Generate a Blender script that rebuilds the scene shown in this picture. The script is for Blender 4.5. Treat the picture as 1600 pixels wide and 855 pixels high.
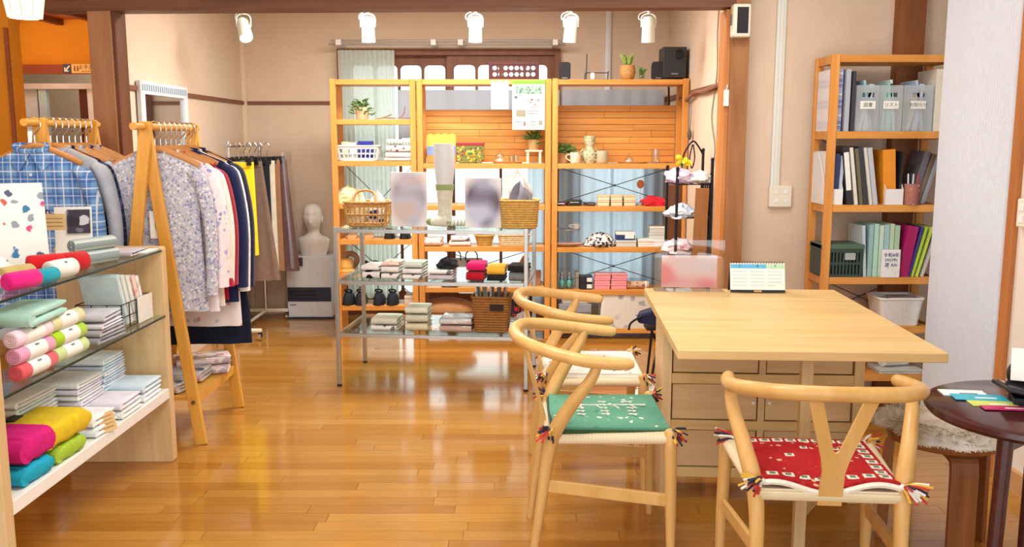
import bpy, bmesh, math, random
from math import sin, cos, pi, radians as R
from mathutils import Vector as V, Matrix, Euler, noise as mnoise
for o in list(bpy.data.objects): bpy.data.objects.remove(o)
S = bpy.context.scene; COL = S.collection
random.seed(7)
# ------------------------------------------------------------ camera, sky, exposure
FPX, PITCH, CH = 1400.0, 0.1485, 1.37
cd = bpy.data.cameras.new('camera'); cam = bpy.data.objects.new('camera', cd); COL.objects.link(cam)
cd.sensor_fit = 'HORIZONTAL'; cd.sensor_width = 36; cd.lens = 36*FPX/1600; cd.clip_start = .05
cam.location = (0, 0, CH); cam.rotation_euler = (pi/2-PITCH, 0, 0); S.camera = cam
W = bpy.data.worlds.new('sky'); S.world = W; W.use_nodes = True
bg = W.node_tree.nodes['Background']; bg.inputs[0].default_value = (.93, .97, 1, 1); bg.inputs[1].default_value = 2.5
S.view_settings.view_transform = 'Standard'; S.view_settings.look = 'None'; S.view_settings.gamma = 1
S.view_settings.use_curve_mapping = False; S.view_settings.exposure = 0.0
def area(name, loc, size, power, col=(1, .97, .93), rot=(0, 0, 0), sy=None):
    l = bpy.data.lights.new(name, 'AREA'); l.energy = power; l.color = col; l.size = size
    if sy: l.shape = 'RECTANGLE'; l.size_y = sy
    o = bpy.data.objects.new(name, l); o.location = loc; o.rotation_euler = rot; COL.objects.link(o); return o
area('fill_light_shop', (-.2, 2.4, 2.47), .9, 40, sy=.9)  # unseen fill lamp added under the ceiling to light the shop
area('fill_light_counter', (1.0, 3.5, 2.47), .5, 13, sy=.5)  # smaller added fill above the table side, no fixture behind it
area('fill_light_display_room', (-.4, 5.25, 2.36), 1.6, 74, sy=.5)  # added fill out of view, brightens the back shelves and walls

def ray(px, py):
    u = (px-800)/FPX; v = -(py-427.5)/FPX; c, s = cos(PITCH), sin(PITCH)
    return V((u, c+v*s, v*c-s))
def Ay(px, py, Y):
    r = ray(px, py); t = Y/r.y; return V((t*r.x, Y, CH+t*r.z))
def Az(px, py, Z):
    r = ray(px, py); t = (Z-CH)/r.z; return V((t*r.x, t*r.y, Z))
# ------------------------------------------------------------ materials
def lin(c): return tuple(((x/255)/12.92 if x/255 <= .04045 else ((x/255+.055)/1.055)**2.4) for x in c)+(1,)
MATS = {}
class NT:
    def __init__(s, m): s.t = m.node_tree; s.n = s.t.nodes; s.l = s.t.links
    def new(s, typ, **k):
        n = s.n.new('ShaderNode'+typ)
        for a, b in k.items():
            if a[0] == '_': n.inputs[a[1:].replace('_', ' ')].default_value = b
            else: setattr(n, a, b)
        return n
    def link(s, a, b): s.l.new(a, b)
def base(name, rough=.6, metal=0, spec=.4):
    m = bpy.data.materials.new(name); m.use_nodes = True; t = NT(m); b = t.n['Principled BSDF']
    b.inputs['Roughness'].default_value = rough; b.inputs['Metallic'].default_value = metal
    b.inputs['Specular IOR Level'].default_value = spec
    return m, t, b
def coords(t, scale=(1, 1, 1), loc=(0, 0, 0), rot=(0, 0, 0), out='Object'):
    tc = t.new('TexCoord'); mp = t.new('Mapping'); mp.inputs['Scale'].default_value = scale
    mp.inputs['Location'].default_value = loc; mp.inputs['Rotation'].default_value = rot
    t.link(tc.outputs[out], mp.inputs[0]); return mp.outputs[0]
def ramp(t, fac, stops, interp='LINEAR'):
    r = t.new('ValToRGB'); r.color_ramp.interpolation = interp; e = r.color_ramp.elements
    while len(e) > 1: e.remove(e[-1])
    e[0].position = stops[0][0]; e[0].color = stops[0][1]
    for p, c in stops[1:]:
        k = e.new(p); k.color = c
    t.link(fac, r.inputs[0]); return r.outputs[0]
def bump(t, b, h, strength=.2, dist=.002):
    n = t.new('Bump'); n.inputs['Strength'].default_value = strength; n.inputs['Distance'].default_value = dist
    t.link(h, n.inputs['Height']); t.link(n.outputs[0], b.inputs['Normal'])
def mul(c, k): return tuple(min(1, x*k) for x in c[:3])+(1,)
def plain(name, rgb, rough=.55, metal=0, var=.06, scale=30, spec=.4, bmp=0, bscale=None, sheen=0, rnd=0):
    if name in MATS: return MATS[name]
    m, t, b = base(name, rough, metal, spec); c = lin(rgb)
    n = t.new('TexNoise', _Scale=scale, _Detail=4.0); t.link(coords(t), n.inputs['Vector'])
    col = ramp(t, n.outputs[0], [(.3, mul(c, 1-var)), (.7, mul(c, 1+var))])
    if rnd:
        oi = t.new('ObjectInfo'); hs = t.new('HueSaturation'); mr = t.new('MapRange'); mr.inputs[3].default_value = 1-rnd; mr.inputs[4].default_value = 1+rnd
        t.link(oi.outputs['Random'], mr.inputs[0]); t.link(mr.outputs[0], hs.inputs['Value']); t.link(col, hs.inputs['Color']); col = hs.outputs[0]
    t.link(col, b.inputs['Base Color'])
    if bmp:
        n2 = t.new('TexNoise', _Scale=bscale or scale*4, _Detail=3.0); t.link(coords(t), n2.inputs['Vector']); bump(t, b, n2.outputs[0], bmp)
    if sheen: b.inputs['Sheen Weight'].default_value = sheen
    MATS[name] = m; return m
def cloth(name, rgb, var=.08, rough=.9, bs=400): return plain(name, rgb, rough, 0, var, 25, .15, .35, bs, .15)
def wood(name, rgb, rgb2, axis='x', rough=.4, scale=6, stretch=14, rnd=.0, spec=.4, ring=0):
    if name in MATS: return MATS[name]
    m, t, b = base(name, rough, 0, spec)
    sc = {'x': (1, stretch, stretch), 'y': (stretch, 1, stretch), 'z': (stretch, stretch, 1)}[axis]
    oi = t.new('ObjectInfo'); off = t.new('VectorMath', operation='SCALE'); off.inputs[0].default_value = (7, 3, 5); t.link(oi.outputs['Random'], off.inputs['Scale'])
    ad = t.new('VectorMath', operation='ADD'); t.link(coords(t, sc), ad.inputs[0]); t.link(off.outputs[0], ad.inputs[1])
    n = t.new('TexNoise', _Scale=scale*.35, _Detail=6.0, _Roughness=.6, _Distortion=.6); t.link(ad.outputs[0], n.inputs['Vector'])
    col = ramp(t, n.outputs[0], [(.28, lin(rgb2)), (.62, lin(rgb)), (.85, mul(lin(rgb), 1.08))])
    if rnd:
        hs = t.new('HueSaturation'); mr = t.new('MapRange'); mr.inputs[3].default_value = 1-rnd; mr.inputs[4].default_value = 1+rnd
        t.link(oi.outputs['Random'], mr.inputs[0]); t.link(mr.outputs[0], hs.inputs['Value']); t.link(col, hs.inputs['Color']); col = hs.outputs[0]
    t.link(col, b.inputs['Base Color']); bump(t, b, n.outputs[0], .08, .001)
    MATS[name] = m; return m
def blobs(name, basec, cols, scale=40, thr=.35, rough=.9, rnd=.8, warp=.3):
    """print of coloured spots on a ground (floral, paisley, balloons)"""
    if name in MATS: return MATS[name]
    m, t, b = base(name, rough, 0, .15)
    co = coords(t); nz = t.new('TexNoise', _Scale=scale*1.3, _Detail=2.0); t.link(co, nz.inputs['Vector'])
    mx = t.new('Mix', data_type='VECTOR'); mx.inputs[0].default_value = warp*.06*40/scale
    t.link(co, mx.inputs[4]); t.link(nz.outputs['Color'], mx.inputs[5])
    v = t.new('TexVoronoi', _Scale=scale, _Randomness=rnd); t.link(mx.outputs[1], v.inputs['Vector'])
    sep = t.new('SeparateColor'); t.link(v.outputs['Color'], sep.inputs[0])
    k = len(cols); pick = ramp(t, sep.outputs[0], [(i/k, lin(c)) for i, c in enumerate(cols)], 'CONSTANT')
    msk = ramp(t, v.outputs['Distance'], [(0, (1, 1, 1, 1)), (thr, (1, 1, 1, 1)), (thr+.06, (0, 0, 0, 1))])
    mix = t.new('Mix', data_type='RGBA'); mix.inputs[6].default_value = lin(basec)
    t.link(msk, mix.inputs[0]); t.link(pick, mix.inputs[7]); t.link(mix.outputs[2], b.inputs['Base Color'])
    MATS[name] = m; return m
def plaid(name, c0, c1, c2, s=1.0, rough=.9):
    if name in MATS: return MATS[name]
    m, t, b = base(name, rough, 0, .15); co = coords(t); sp = t.new('SeparateXYZ'); t.link(co, sp.inputs[0])
    def band(out, period, lo, hi):
        a = t.new('Math', operation='MULTIPLY'); a.inputs[1].default_value = 1/period; t.link(out, a.inputs[0])
        f = t.new('Math', operation='FRACT'); t.link(a.outputs[0], f.inputs[0])
        return ramp(t, f.outputs[0], [(0, (0, 0, 0, 1)), (lo, (1, 1, 1, 1)), (hi, (0, 0, 0, 1))], 'CONSTANT')
    def over(col, fac, c, k):
        mx = t.new('Mix', data_type='RGBA'); mm = t.new('Math', operation='MULTIPLY'); mm.inputs[1].default_value = k
        t.link(fac, mm.inputs[0]); t.link(mm.outputs[0], mx.inputs[0])
        if isinstance(col, tuple): mx.inputs[6].default_value = col
        else: t.link(col, mx.inputs[6])
        mx.inputs[7].default_value = lin(c); return mx.outputs[2]
    p = .07*s; col = lin(c0)
    for out in (sp.outputs[0], sp.outputs[2]):
        col = over(col, band(out, p, .1, .5), c1, .55)
    for out in (sp.outputs[0], sp.outputs[2]):
        col = over(col, band(out, p, .72, .8), c2, .7); col = over(col, band(out, p, .27, .33), c2, .5)
    t.link(col, b.inputs['Base Color']); MATS[name] = m; return m
def stripes(name, cols, period, axis=0, rough=.85):
    if name in MATS: return MATS[name]
    m, t, b = base(name, rough, 0, .15); sp = t.new('SeparateXYZ'); t.link(coords(t), sp.inputs[0])
    a = t.new('Math', operation='MULTIPLY'); a.inputs[1].default_value = 1/period; t.link(sp.outputs[axis], a.inputs[0])
    f = t.new('Math', operation='FRACT'); t.link(a.outputs[0], f.inputs[0])
    t.link(ramp(t, f.outputs[0], [(i/len(cols), lin(c)) for i, c in enumerate(cols)], 'CONSTANT'), b.inputs['Base Color'])
    MATS[name] = m; return m
def clear(name, tint=(1, 1, 1), gloss=.12, rough=.03, tr=.9):
    if name in MATS: return MATS[name]
    m = bpy.data.materials.new(name); m.use_nodes = True; t = NT(m); t.n.remove(t.n['Principled BSDF'])
    a = t.new('BsdfTransparent'); a.inputs[0].default_value = (*tint, 1); g = t.new('BsdfGlossy'); g.inputs['Roughness'].default_value = rough
    fr = t.new('LayerWeight'); pw = t.new('Math', operation='POWER'); pw.inputs[1].default_value = 4.0; t.link(fr.outputs['Facing'], pw.inputs[0]); mx = t.new('MixShader')
    ad = t.new('Math', operation='MULTIPLY_ADD'); ad.inputs[1].default_value = .55; ad.inputs[2].default_value = gloss*.3; t.link(pw.outputs[0], ad.inputs[0])
    t.link(ad.outputs[0], mx.inputs[0]); t.link(a.outputs[0], mx.inputs[1]); t.link(g.outputs[0], mx.inputs[2])
    t.link(mx.outputs[0], t.n['Material Output'].inputs[0]); MATS[name] = m; return m
def sheer(name, rgb, transp=.35, transl=.5):
    if name in MATS: return MATS[name]
    m = bpy.data.materials.new(name); m.use_nodes = True; t = NT(m); t.n.remove(t.n['Principled BSDF']); c = lin(rgb)
    d = t.new('BsdfDiffuse'); d.inputs[0].default_value = c; tl = t.new('BsdfTranslucent'); tl.inputs[0].default_value = c; tp = t.new('BsdfTransparent')
    n = t.new('TexNoise', _Scale=600.0); t.link(coords(t), n.inputs['Vector'])
    m1 = t.new('MixShader'); m1.inputs[0].default_value = transl; t.link(d.outputs[0], m1.inputs[1]); t.link(tl.outputs[0], m1.inputs[2])
    m2 = t.new('MixShader'); m2.inputs[0].default_value = transp; t.link(m1.outputs[0], m2.inputs[1]); t.link(tp.outputs[0], m2.inputs[2])
    t.link(m2.outputs[0], t.n['Material Output'].inputs[0]); MATS[name] = m; return m
def glow(name, rgb, s):
    m = bpy.data.materials.new(name); m.use_nodes = True; t = NT(m); b = t.n['Principled BSDF']
    b.inputs['Base Color'].default_value = lin(rgb); b.inputs['Emission Color'].default_value = lin(rgb); b.inputs['Emission Strength'].default_value = s
    n = t.new('TexNoise', _Scale=20.0); t.link(coords(t), n.inputs['Vector']); t.link(ramp(t, n.outputs[0], [(0, mul(lin(rgb), .95)), (1, lin(rgb))]), b.inputs['Base Color']); return m
# ------------------------------------------------------------ mesh builder
class MB:
    def __init__(s): s.v = []; s.f = []
    def add(s, vs, fs):
        o = len(s.v); s.v += [tuple(v) for v in vs]; s.f += [tuple(i+o for i in f) for f in fs]; return s
    def box(s, c, d, rot=None, taper=1.0):
        x, y, z = d[0]/2, d[1]/2, d[2]/2; m = Euler(rot).to_matrix() if rot else None; vs = []
        for k in (-1, 1):
            q = taper if k > 0 else 1
            for i, j in ((-1, -1), (1, -1), (1, 1), (-1, 1)):
                p = V((i*x*q, j*y*q, k*z)); p = m @ p if m else p; vs.append(p+V(c))
        return s.add(vs, [(3, 2, 1, 0), (4, 5, 6, 7), (0, 1, 5, 4), (1, 2, 6, 5), (2, 3, 7, 6), (3, 0, 4, 7)])
    def b2(s, lo, hi): return s.box([(a+b)/2 for a, b in zip(lo, hi)], [abs(b-a) for a, b in zip(lo, hi)])
    def bar(s, a, b, w, h, up=(0, 0, 1), taper=1.0):
        a, b = V(a), V(b); d = b-a; L = d.length; z = d/L; x = V(up).cross(z)
        if x.length < 1e-4: x = V((1, 0, 0)).cross(z)
        x.normalize(); y = z.cross(x); vs = []
        for p, q in ((a, 1), (b, taper)):
            for i, j in ((-1, -1), (1, -1), (1, 1), (-1, 1)): vs.append(p+x*(i*w/2*q)+y*(j*h/2*q))
        return s.add(vs, [(3, 2, 1, 0), (4, 5, 6, 7), (0, 1, 5, 4), (1, 2, 6, 5), (2, 3, 7, 6), (3, 0, 4, 7)])
    def tube(s, pts, r, n=8, closed=False, flat=1.0, up=None):
        pts = [V(p) for p in pts]; k = len(pts); rr = r if isinstance(r, (list, tuple)) else [r]*k
        vs = []; x = None
        for i, p in enumerate(pts):
            t = (pts[(i+1) % k]-pts[i-1]) if (closed or 0 < i < k-1) else (pts[1]-pts[0] if i == 0 else pts[-1]-pts[-2])
            if t.length < 1e-9: t = V((0, 0, 1))
            t.normalize()
            if x is None or up is not None:
                u = V(up) if up is not None else (V((0, 0, 1)) if abs(t.z) < .9 else V((1, 0, 0))); x = u.cross(t)
            else: x = x-t*x.dot(t)
            x.normalize(); y = t.cross(x)
            for j in range(n):
                a = 2*pi*j/n; vs.append(p+x*(cos(a)*rr[i])+y*(sin(a)*rr[i]*flat))
        fs = []
        for i in range(k if closed else k-1):
            for j in range(n):
                a, b = i*n+j, i*n+(j+1) % n; c, d = ((i+1) % k)*n+(j+1) % n, ((i+1) % k)*n+j; fs.append((a, b, c, d))
        if not closed: fs += [tuple(range(n-1, -1, -1)), tuple((k-1)*n+j for j in range(n))]
        return s.add(vs, fs)
    def loft(s, rings, cap=True):
        n = len(rings[0]); vs = [p for r in rings for p in r]; fs = []
        for i in range(len(rings)-1):
            for j in range(n): fs.append((i*n+j, i*n+(j+1) % n, (i+1)*n+(j+1) % n, (i+1)*n+j))
        if cap: fs += [tuple(range(n-1, -1, -1)), tuple((len(rings)-1)*n+j for j in range(n))]
        return s.add(vs, fs)
    def lathe(s, prof, c=(0, 0, 0), n=20, sx=1, sy=1):
        c = V(c); rings = [[c+V((r*cos(2*pi*j/n)*sx, r*sin(2*pi*j/n)*sy, z)) for j in range(n)] for r, z in prof]
        return s.loft(rings)
    def ell(s, c, r, n=12, k=8):
        return s.lathe([(max(1e-4, sin(pi*i/k)), -cos(pi*i/k)) for i in range(k+1)], n=n).scale_last((k+1)*n, c, r)
    def scale_last(s, k, c, r):
        for i in range(len(s.v)-k, len(s.v)): v = s.v[i]; s.v[i] = (v[0]*r[0]+c[0], v[1]*r[1]+c[1], v[2]*r[2]+c[2])
        return s
    def prism(s, poly, y0, y1, ax='y'):
        f = {'y': lambda a, b, d: (a, d, b), 'z': lambda a, b, d: (a, b, d), 'x': lambda a, b, d: (d, a, b)}[ax]
        n = len(poly); vs = [f(a, b, y0) for a, b in poly]+[f(a, b, y1) for a, b in poly]
        return s.add(vs, [tuple(range(n)), tuple(range(2*n-1, n-1, -1))]+[(i, i+n, (i+1) % n+n, (i+1) % n) for i in range(n)])
    def sheet(s, fn, nu, nv, th=.003):
        top = [[V(fn(i/nu, j/nv)) for j in range(nv+1)] for i in range(nu+1)]
        vs = []; w = nv+1
        def nrm(i, j):
            a = top[min(i+1, nu)][j]-top[max(i-1, 0)][j]; b = top[i][min(j+1, nv)]-top[i][max(j-1, 0)]; c = a.cross(b)
            return c.normalized() if c.length > 1e-9 else V((0, 0, 1))
        for sg in (.5, -.5):
            for i in range(nu+1):
                for j in range(nv+1): vs.append(top[i][j]+nrm(i, j)*(th*sg))
        o = (nu+1)*w; fs = []
        for i in range(nu):
            for j in range(nv):
                q = (i*w+j, (i+1)*w+j, (i+1)*w+j+1, i*w+j+1); fs.append(q); fs.append(tuple(a+o for a in reversed(q)))
        for i in range(nu):
            fs.append((i*w, i*w+o, (i+1)*w+o, (i+1)*w)); fs.append((i*w+nv, (i+1)*w+nv, (i+1)*w+nv+o, i*w+nv+o))
        for j in range(nv):
            fs.append((j, j+1, j+1+o, j+o)); a = nu*w; fs.append((a+j, a+j+o, a+j+1+o, a+j+1))
        return s.add(vs, fs)
    def obj(s, name, mat, parent=None, loc=(0, 0, 0), rz=0, smooth=False, bevel=0, seg=2, rot=None):
        me = bpy.data.meshes.new(name); me.from_pydata(s.v, [], s.f)
        bm = bmesh.new(); bm.from_mesh(me); bmesh.ops.recalc_face_normals(bm, faces=bm.faces); bm.to_mesh(me); bm.free()
        o = bpy.data.objects.new(name, me); COL.objects.link(o); o.location = loc; o.rotation_euler = rot or (0, 0, rz)
        me.materials.append(mat)
        if parent: o.parent = parent
        if smooth:
            me.polygons.foreach_set('use_smooth', [True]*len(me.polygons))
            try: me.set_sharp_from_angle(angle=R(48))
            except Exception: pass
        if bevel:
            b = o.modifiers.new('bevel', 'BEVEL'); b.width = bevel; b.segments = seg; b.limit_method = 'ANGLE'; b.angle_limit = R(40)
            if seg > 2: me.polygons.foreach_set('use_smooth', [True]*len(me.polygons))
        return o
def tag(o, label, cat, group=None):
    o['label'] = label; o['category'] = cat
    if group: o['group'] = group
    return o
def thing(name, label, cat, loc=(0, 0, 0), rz=0, group=None):
    o = bpy.data.objects.new(name, None); o.empty_display_size = .05; COL.objects.link(o); o.location = loc; o.rotation_euler = (0, 0, rz)
    return tag(o, label, cat, group)
def struct(o): o['kind'] = 'structure'; return o
def copyo(o, parent=None, loc=None, rz=None):
    c = o.copy(); COL.objects.link(c)
    if parent: c.parent = parent
    if loc is not None: c.location = loc
    if rz is not None: c.rotation_euler = (0, 0, rz)
    return c
def dup(root, loc, rz, label=None, group=None):
    kids = list(root.children); r = copyo(root, None, loc, rz)
    if label: r['label'] = label
    if group: r['group'] = group
    for ch in kids:
        sub = list(ch.children); c = copyo(ch, r)
        for g in sub: copyo(g, c)
    return r
def text(s, size, loc, mat, parent, rot=(pi/2, 0, 0), align='CENTER', name='lettering'):
    c = bpy.data.curves.new(name, 'FONT'); c.body = s; c.size = size; c.align_x = align; c.align_y = 'CENTER'; c.extrude = .0004; c.resolution_u = 2
    q = bpy.data.objects.new(name, c); COL.objects.link(q); dg = bpy.context.evaluated_depsgraph_get()
    me = bpy.data.meshes.new_from_object(q.evaluated_get(dg)); bpy.data.objects.remove(q)
    o = bpy.data.objects.new(name, me); COL.objects.link(o); o.location = loc; o.rotation_euler = rot; me.materials.clear(); me.materials.append(mat); o.parent = parent; return o
def rrect(w, h, r, k=4):
    out = []
    for cx, cy, a0 in ((w/2-r, h/2-r, 0), (-w/2+r, h/2-r, pi/2), (-w/2+r, -h/2+r, pi), (w/2-r, -h/2+r, 3*pi/2)):
        for i in range(k+1): a = a0+pi/2*i/k; out.append((cx+r*cos(a), cy+r*sin(a)))
    return out
def bez(pts, n=8):
    """Catmull-Rom through points"""
    P = [V(p) for p in pts]; P = [P[0]*2-P[1]]+P+[P[-1]*2-P[-2]]; out = []
    for i in range(1, len(P)-2):
        for k in range(n):
            t = k/n; a, b, c, d = P[i-1:i+3]
            out.append(.5*((2*b)+(c-a)*t+(2*a-5*b+4*c-d)*t*t+(3*b-a-3*c+d)*t**3))
    return out+[P[-2]]
# common materials
PINE = wood('pine_wood', (224, 158, 78), (204, 132, 54), 'x', .42, 5, 12, .06)
PINEZ = wood('pine_wood_upright', (224, 158, 78), (206, 134, 56), 'z', .42, 5, 12, .06)
PINEPAN = wood('pine_panel', (226, 160, 78), (206, 130, 50), 'x', .45, 5, 14, .13)
OAK = wood('pale_birch', (218, 186, 128), (202, 166, 104), 'x', .4, 5, 14, .05)
OAKZ = wood('pale_birch_upright', (220, 190, 142), (204, 170, 118), 'z', .4, 5, 14, .04)
CHAIRW = wood('chair_oak', (214, 172, 106), (200, 153, 84), 'z', .33, 5, 8, .03)
DARKW = wood('dark_timber', (118, 72, 40), (92, 52, 28), 'x', .5, 5, 12, .05)
DARKWZ = wood('dark_timber_post', (164, 116, 78), (138, 92, 58), 'z', .5, 4, 10, .03)
JAMB = wood('brown_jamb', (112, 62, 30), (88, 45, 22), 'z', .5, 4, 10)
HONEY = wood('honey_wood', (226, 168, 72), (206, 142, 50), 'z', .4, 5, 10, .03)
WHITE = plain('white_plastic', (236, 236, 232), .4, var=.02)
BLACK = plain('black_plastic', (26, 26, 28), .4, var=.1)
BLACKM = plain('black_metal', (30, 30, 34), .45, .3, var=.1)
STEEL = plain('brushed_steel', (186, 186, 182), .32, .85, var=.05)
CHROME = plain('chrome', (215, 215, 215), .15, 1.0, var=.02)
PAPER = plain('white_paper', (240, 239, 232), .8, var=.02)
KRAFT = plain('kraft_card', (214, 182, 126), .85, var=.05)
INK = plain('dark_ink', (50, 50, 54), .8, var=.05)
GREYINK = plain('grey_ink', (120, 122, 124), .8, var=.05)
GLASS = clear('clear_glass', (.93, .97, .95), .1)
GLASSEDGE = clear('green_glass', (.9, .97, .95), .2)
ACRYL = clear('acrylic', (.97, .97, .97), .15)
# ------------------------------------------------------------ structure
PLAST = plain('beige_plaster', (222, 200, 177), .9, var=.03, scale=8, bmp=.25, bscale=260, spec=.1)
ORANGE = plain('orange_plaster', (214, 138, 40), .9, var=.05, scale=6, bmp=.2, bscale=200, spec=.1)
CEIL = plain('ceiling_board', (232, 226, 216), .9, var=.02, scale=5, spec=.1)
def floor_mat(name, brick):
    m, t, b = base(name, .17, 0, .5); co = coords(t, (1, 1, 1), out='Object')
    A, B, D = lin((186, 134, 60)), lin((178, 124, 52)), lin((168, 112, 42))
    n = t.new('TexNoise', _Scale=3.0, _Detail=6.0, _Roughness=.6, _Distortion=.8)
    st = t.new('Mapping'); st.inputs['Scale'].default_value = (1.6, 22, 8); t.link(co, st.inputs[0])
    oi = t.new('ObjectInfo')
    if brick:
        br = t.new('TexBrick', offset=.37, _Scale=1.0, _Mortar_Size=.0009, _Brick_Width=.91, _Row_Height=.075)
        br.inputs['Color1'].default_value = A; br.inputs['Color2'].default_value = D; br.inputs['Mortar'].default_value = lin((140, 88, 36)); t.link(co, br.inputs['Vector'])
        t.link(st.outputs[0], n.inputs['Vector']); tone = br.outputs[0]
    else:
        of = t.new('VectorMath', operation='SCALE'); of.inputs[0].default_value = (9, 4, 6); t.link(oi.outputs['Random'], of.inputs['Scale'])
        ad = t.new('VectorMath', operation='ADD'); t.link(st.outputs[0], ad.inputs[0]); t.link(of.outputs[0], ad.inputs[1]); t.link(ad.outputs[0], n.inputs['Vector'])
        tone = ramp(t, oi.outputs['Random'], [(0, D), (.25, B), (.6, A), (.9, A), (1, lin((194, 144, 72)))])
    g = ramp(t, n.outputs[0], [(.3, (.8, .76, .7, 1)), (.65, (1, 1, 1, 1))])
    mx = t.new('Mix', data_type='RGBA', blend_type='MULTIPLY'); mx.inputs[0].default_value = .8
    t.link(tone, mx.inputs[6]); t.link(g, mx.inputs[7]); t.link(mx.outputs[2], b.inputs['Base Color'])
    n2 = t.new('TexNoise', _Scale=1.2, _Detail=3.0); t.link(co, n2.inputs['Vector'])
    t.link(ramp(t, n2.outputs[0], [(.3, (.08,)*3+(1,)), (.7, (.17,)*3+(1,))]), b.inputs['Roughness'])
    bump(t, b, n2.outputs[0], .12, .01); b.inputs['Coat Weight'].default_value = .25; b.inputs['Coat Roughness'].default_value = .12
    return m
FLB, FLP = floor_mat('floor_boards_far', True), floor_mat('floor_boards', False)
floor = struct(MB().b2((-4.0, -.6, -.06), (2.6, 2.55, 0)).b2((-4.0, 2.55, -.06), (2.6, 4.875, -.012)).b2((-4.0, 4.875, -.06), (2.6, 7.3, 0)).obj('floor', FLB))
PL, PW = .91, .075
pm = {}
for r in range(31):
    y0 = 2.55+r*PW; x = -2.65-random.random()*.8
    while x < 2.35:
        L = PL if random.random() < .75 else PL*.6
        if x+L > -2.6:
            key = round(L, 3)
            if key not in pm:
                b = MB().box((0, 0, -.006), (L-.0016, PW-.0016, .012)); pm[key] = b.obj('plank', FLP, floor, (x+L/2, y0+PW/2, 0))
            else: copyo(pm[key], floor, (x+L/2, y0+PW/2, 0))
        x += L
YW = 7.0
b = MB(); x0, x1, zt = -1.33, .37, 2.05; u0, u1, uz0, uz1 = .44, 1.13, .12, 1.6
b.b2((-2.2, YW, 0), (x0, YW+.12, 2.5)).b2((x0, YW, zt), (u1, YW+.12, 2.5)).b2((x1, YW, 0), (u0, YW+.12, zt)).b2((u1, YW, 0), (1.35, YW+.12, 2.5))
b.b2((u0, YW, 0), (u1, YW+.12, uz0)).b2((u0, YW, uz1), (u1, YW+.12, zt))
struct(b.obj('wall_back', PLAST))
struct(MB().b2((-2.085, 4.62, 0), (-2.06, 7.0, 2.5)).obj('wall_left', PLAST))
struct(MB().b2((1.19, 4.72, 0), (1.29, 7.0, 2.5)).obj('wall_right', PLAST))
struct(MB().b2((1.16, 4.62, 0), (2.45, 4.72, 2.6)).obj('wall_partition', PLAST))
struct(MB().b2((-1.94, 4.515, 2.05), (1.08, 4.61, 2.6)).obj('wall_header', PLAST))
struct(MB().b2((1.985, -.6, 0), (2.1, 3.53, 2.6)).obj('wall_counter', plain('pale_plaster', (228, 218, 206), .9, var=.02, scale=8, bmp=.2, bscale=260, spec=.1)))
struct(MB().b2((-4.1, -.6, 0), (-4.0, 4.6, 2.6)).obj('wall_shop_left', ORANGE))
struct(MB().b2((2.35, 3.4, 0), (2.45, 4.62, 2.6)).obj('wall_alcove', PLAST))
struct(MB().b2((-4.0, -.6, 2.5), (2.6, 4.62, 2.6)).obj('ceiling', CEIL))
struct(MB().b2((-2.16, 4.62, 2.4), (1.3, 7.1, 2.5)).obj('ceiling_display_room', CEIL))
# timber frame
struct(MB().b2((-2.07, 4.5, 0), (-1.957, 4.62, 2.5)).obj('trim_1', DARKWZ, bevel=.003))
struct(MB().b2((-1.957, 4.515, 0), (-1.942, 4.64, 2.0)).obj('trim_2', JAMB))
struct(MB().b2((1.072, 4.5, 0), (1.162, 4.62, 2.5)).obj('trim_3', wood('timber_post_light', (170, 118, 72), (140, 92, 52), 'z', .5, 4, 9), bevel=.003))
struct(MB().b2((1.05, 4.515, 0), (1.072, 4.66, 2.0)).obj('trim_4', wood('orange_jamb', (206, 138, 74), (184, 112, 52), 'z', .5, 4, 9)))
struct(MB().bar((-2.3, 4.555, 2.012), (1.09, 4.555, 2.032), .05, .12, (0, 1, 0)).obj('trim_5', DARKW))
struct(MB().bar((-2.3, 4.55, 2.075), (1.09, 4.55, 2.095), .045, .14, (0, 1, 0)).obj('trim_6', wood('timber_light', (176, 132, 88), (150, 106, 66), 'x', .5, 4, 9)))
RAILC = plain('rail_brown', (128, 82, 62), .6, var=.1)
struct(MB().b2((-2.06, 4.64, 1.635), (-2.045, 7.0, 1.66)).obj('trim_7', RAILC))
struct(MB().b2((-2.06, 6.985, 1.635), (-1.33, 7.0, 1.66)).obj('trim_8', RAILC))
struct(MB().b2((1.175, 4.66, 1.655), (1.19, 7.0, 1.69)).obj('trim_9', RAILC))
struct(MB().b2((-2.075, 6.96, 0), (-2.03, 7.0, 2.4)).obj('trim_10', plain('cream_strip', (232, 212, 184), .7, var=.03)))
struct(MB().b2((1.91, 4.55, 0), (2.04, 4.62, 2.6)).obj('trim_11', wood('brown_post', (146, 86, 40), (116, 64, 28), 'z', .5, 4, 9)))
struct(MB().b2((1.965, 3.5, 0), (1.99, 3.555, 2.6)).obj('trim_12', wood('slim_trim', (190, 122, 66), (164, 98, 48), 'z', .5, 4, 9)))
struct(MB().b2((1.965, -.6, 0), (1.985, 3.5, .085)).obj('baseboard_right', wood('baseboard_wood', (206, 160, 108), (184, 136, 84), 'y', .5, 4, 9)))
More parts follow.
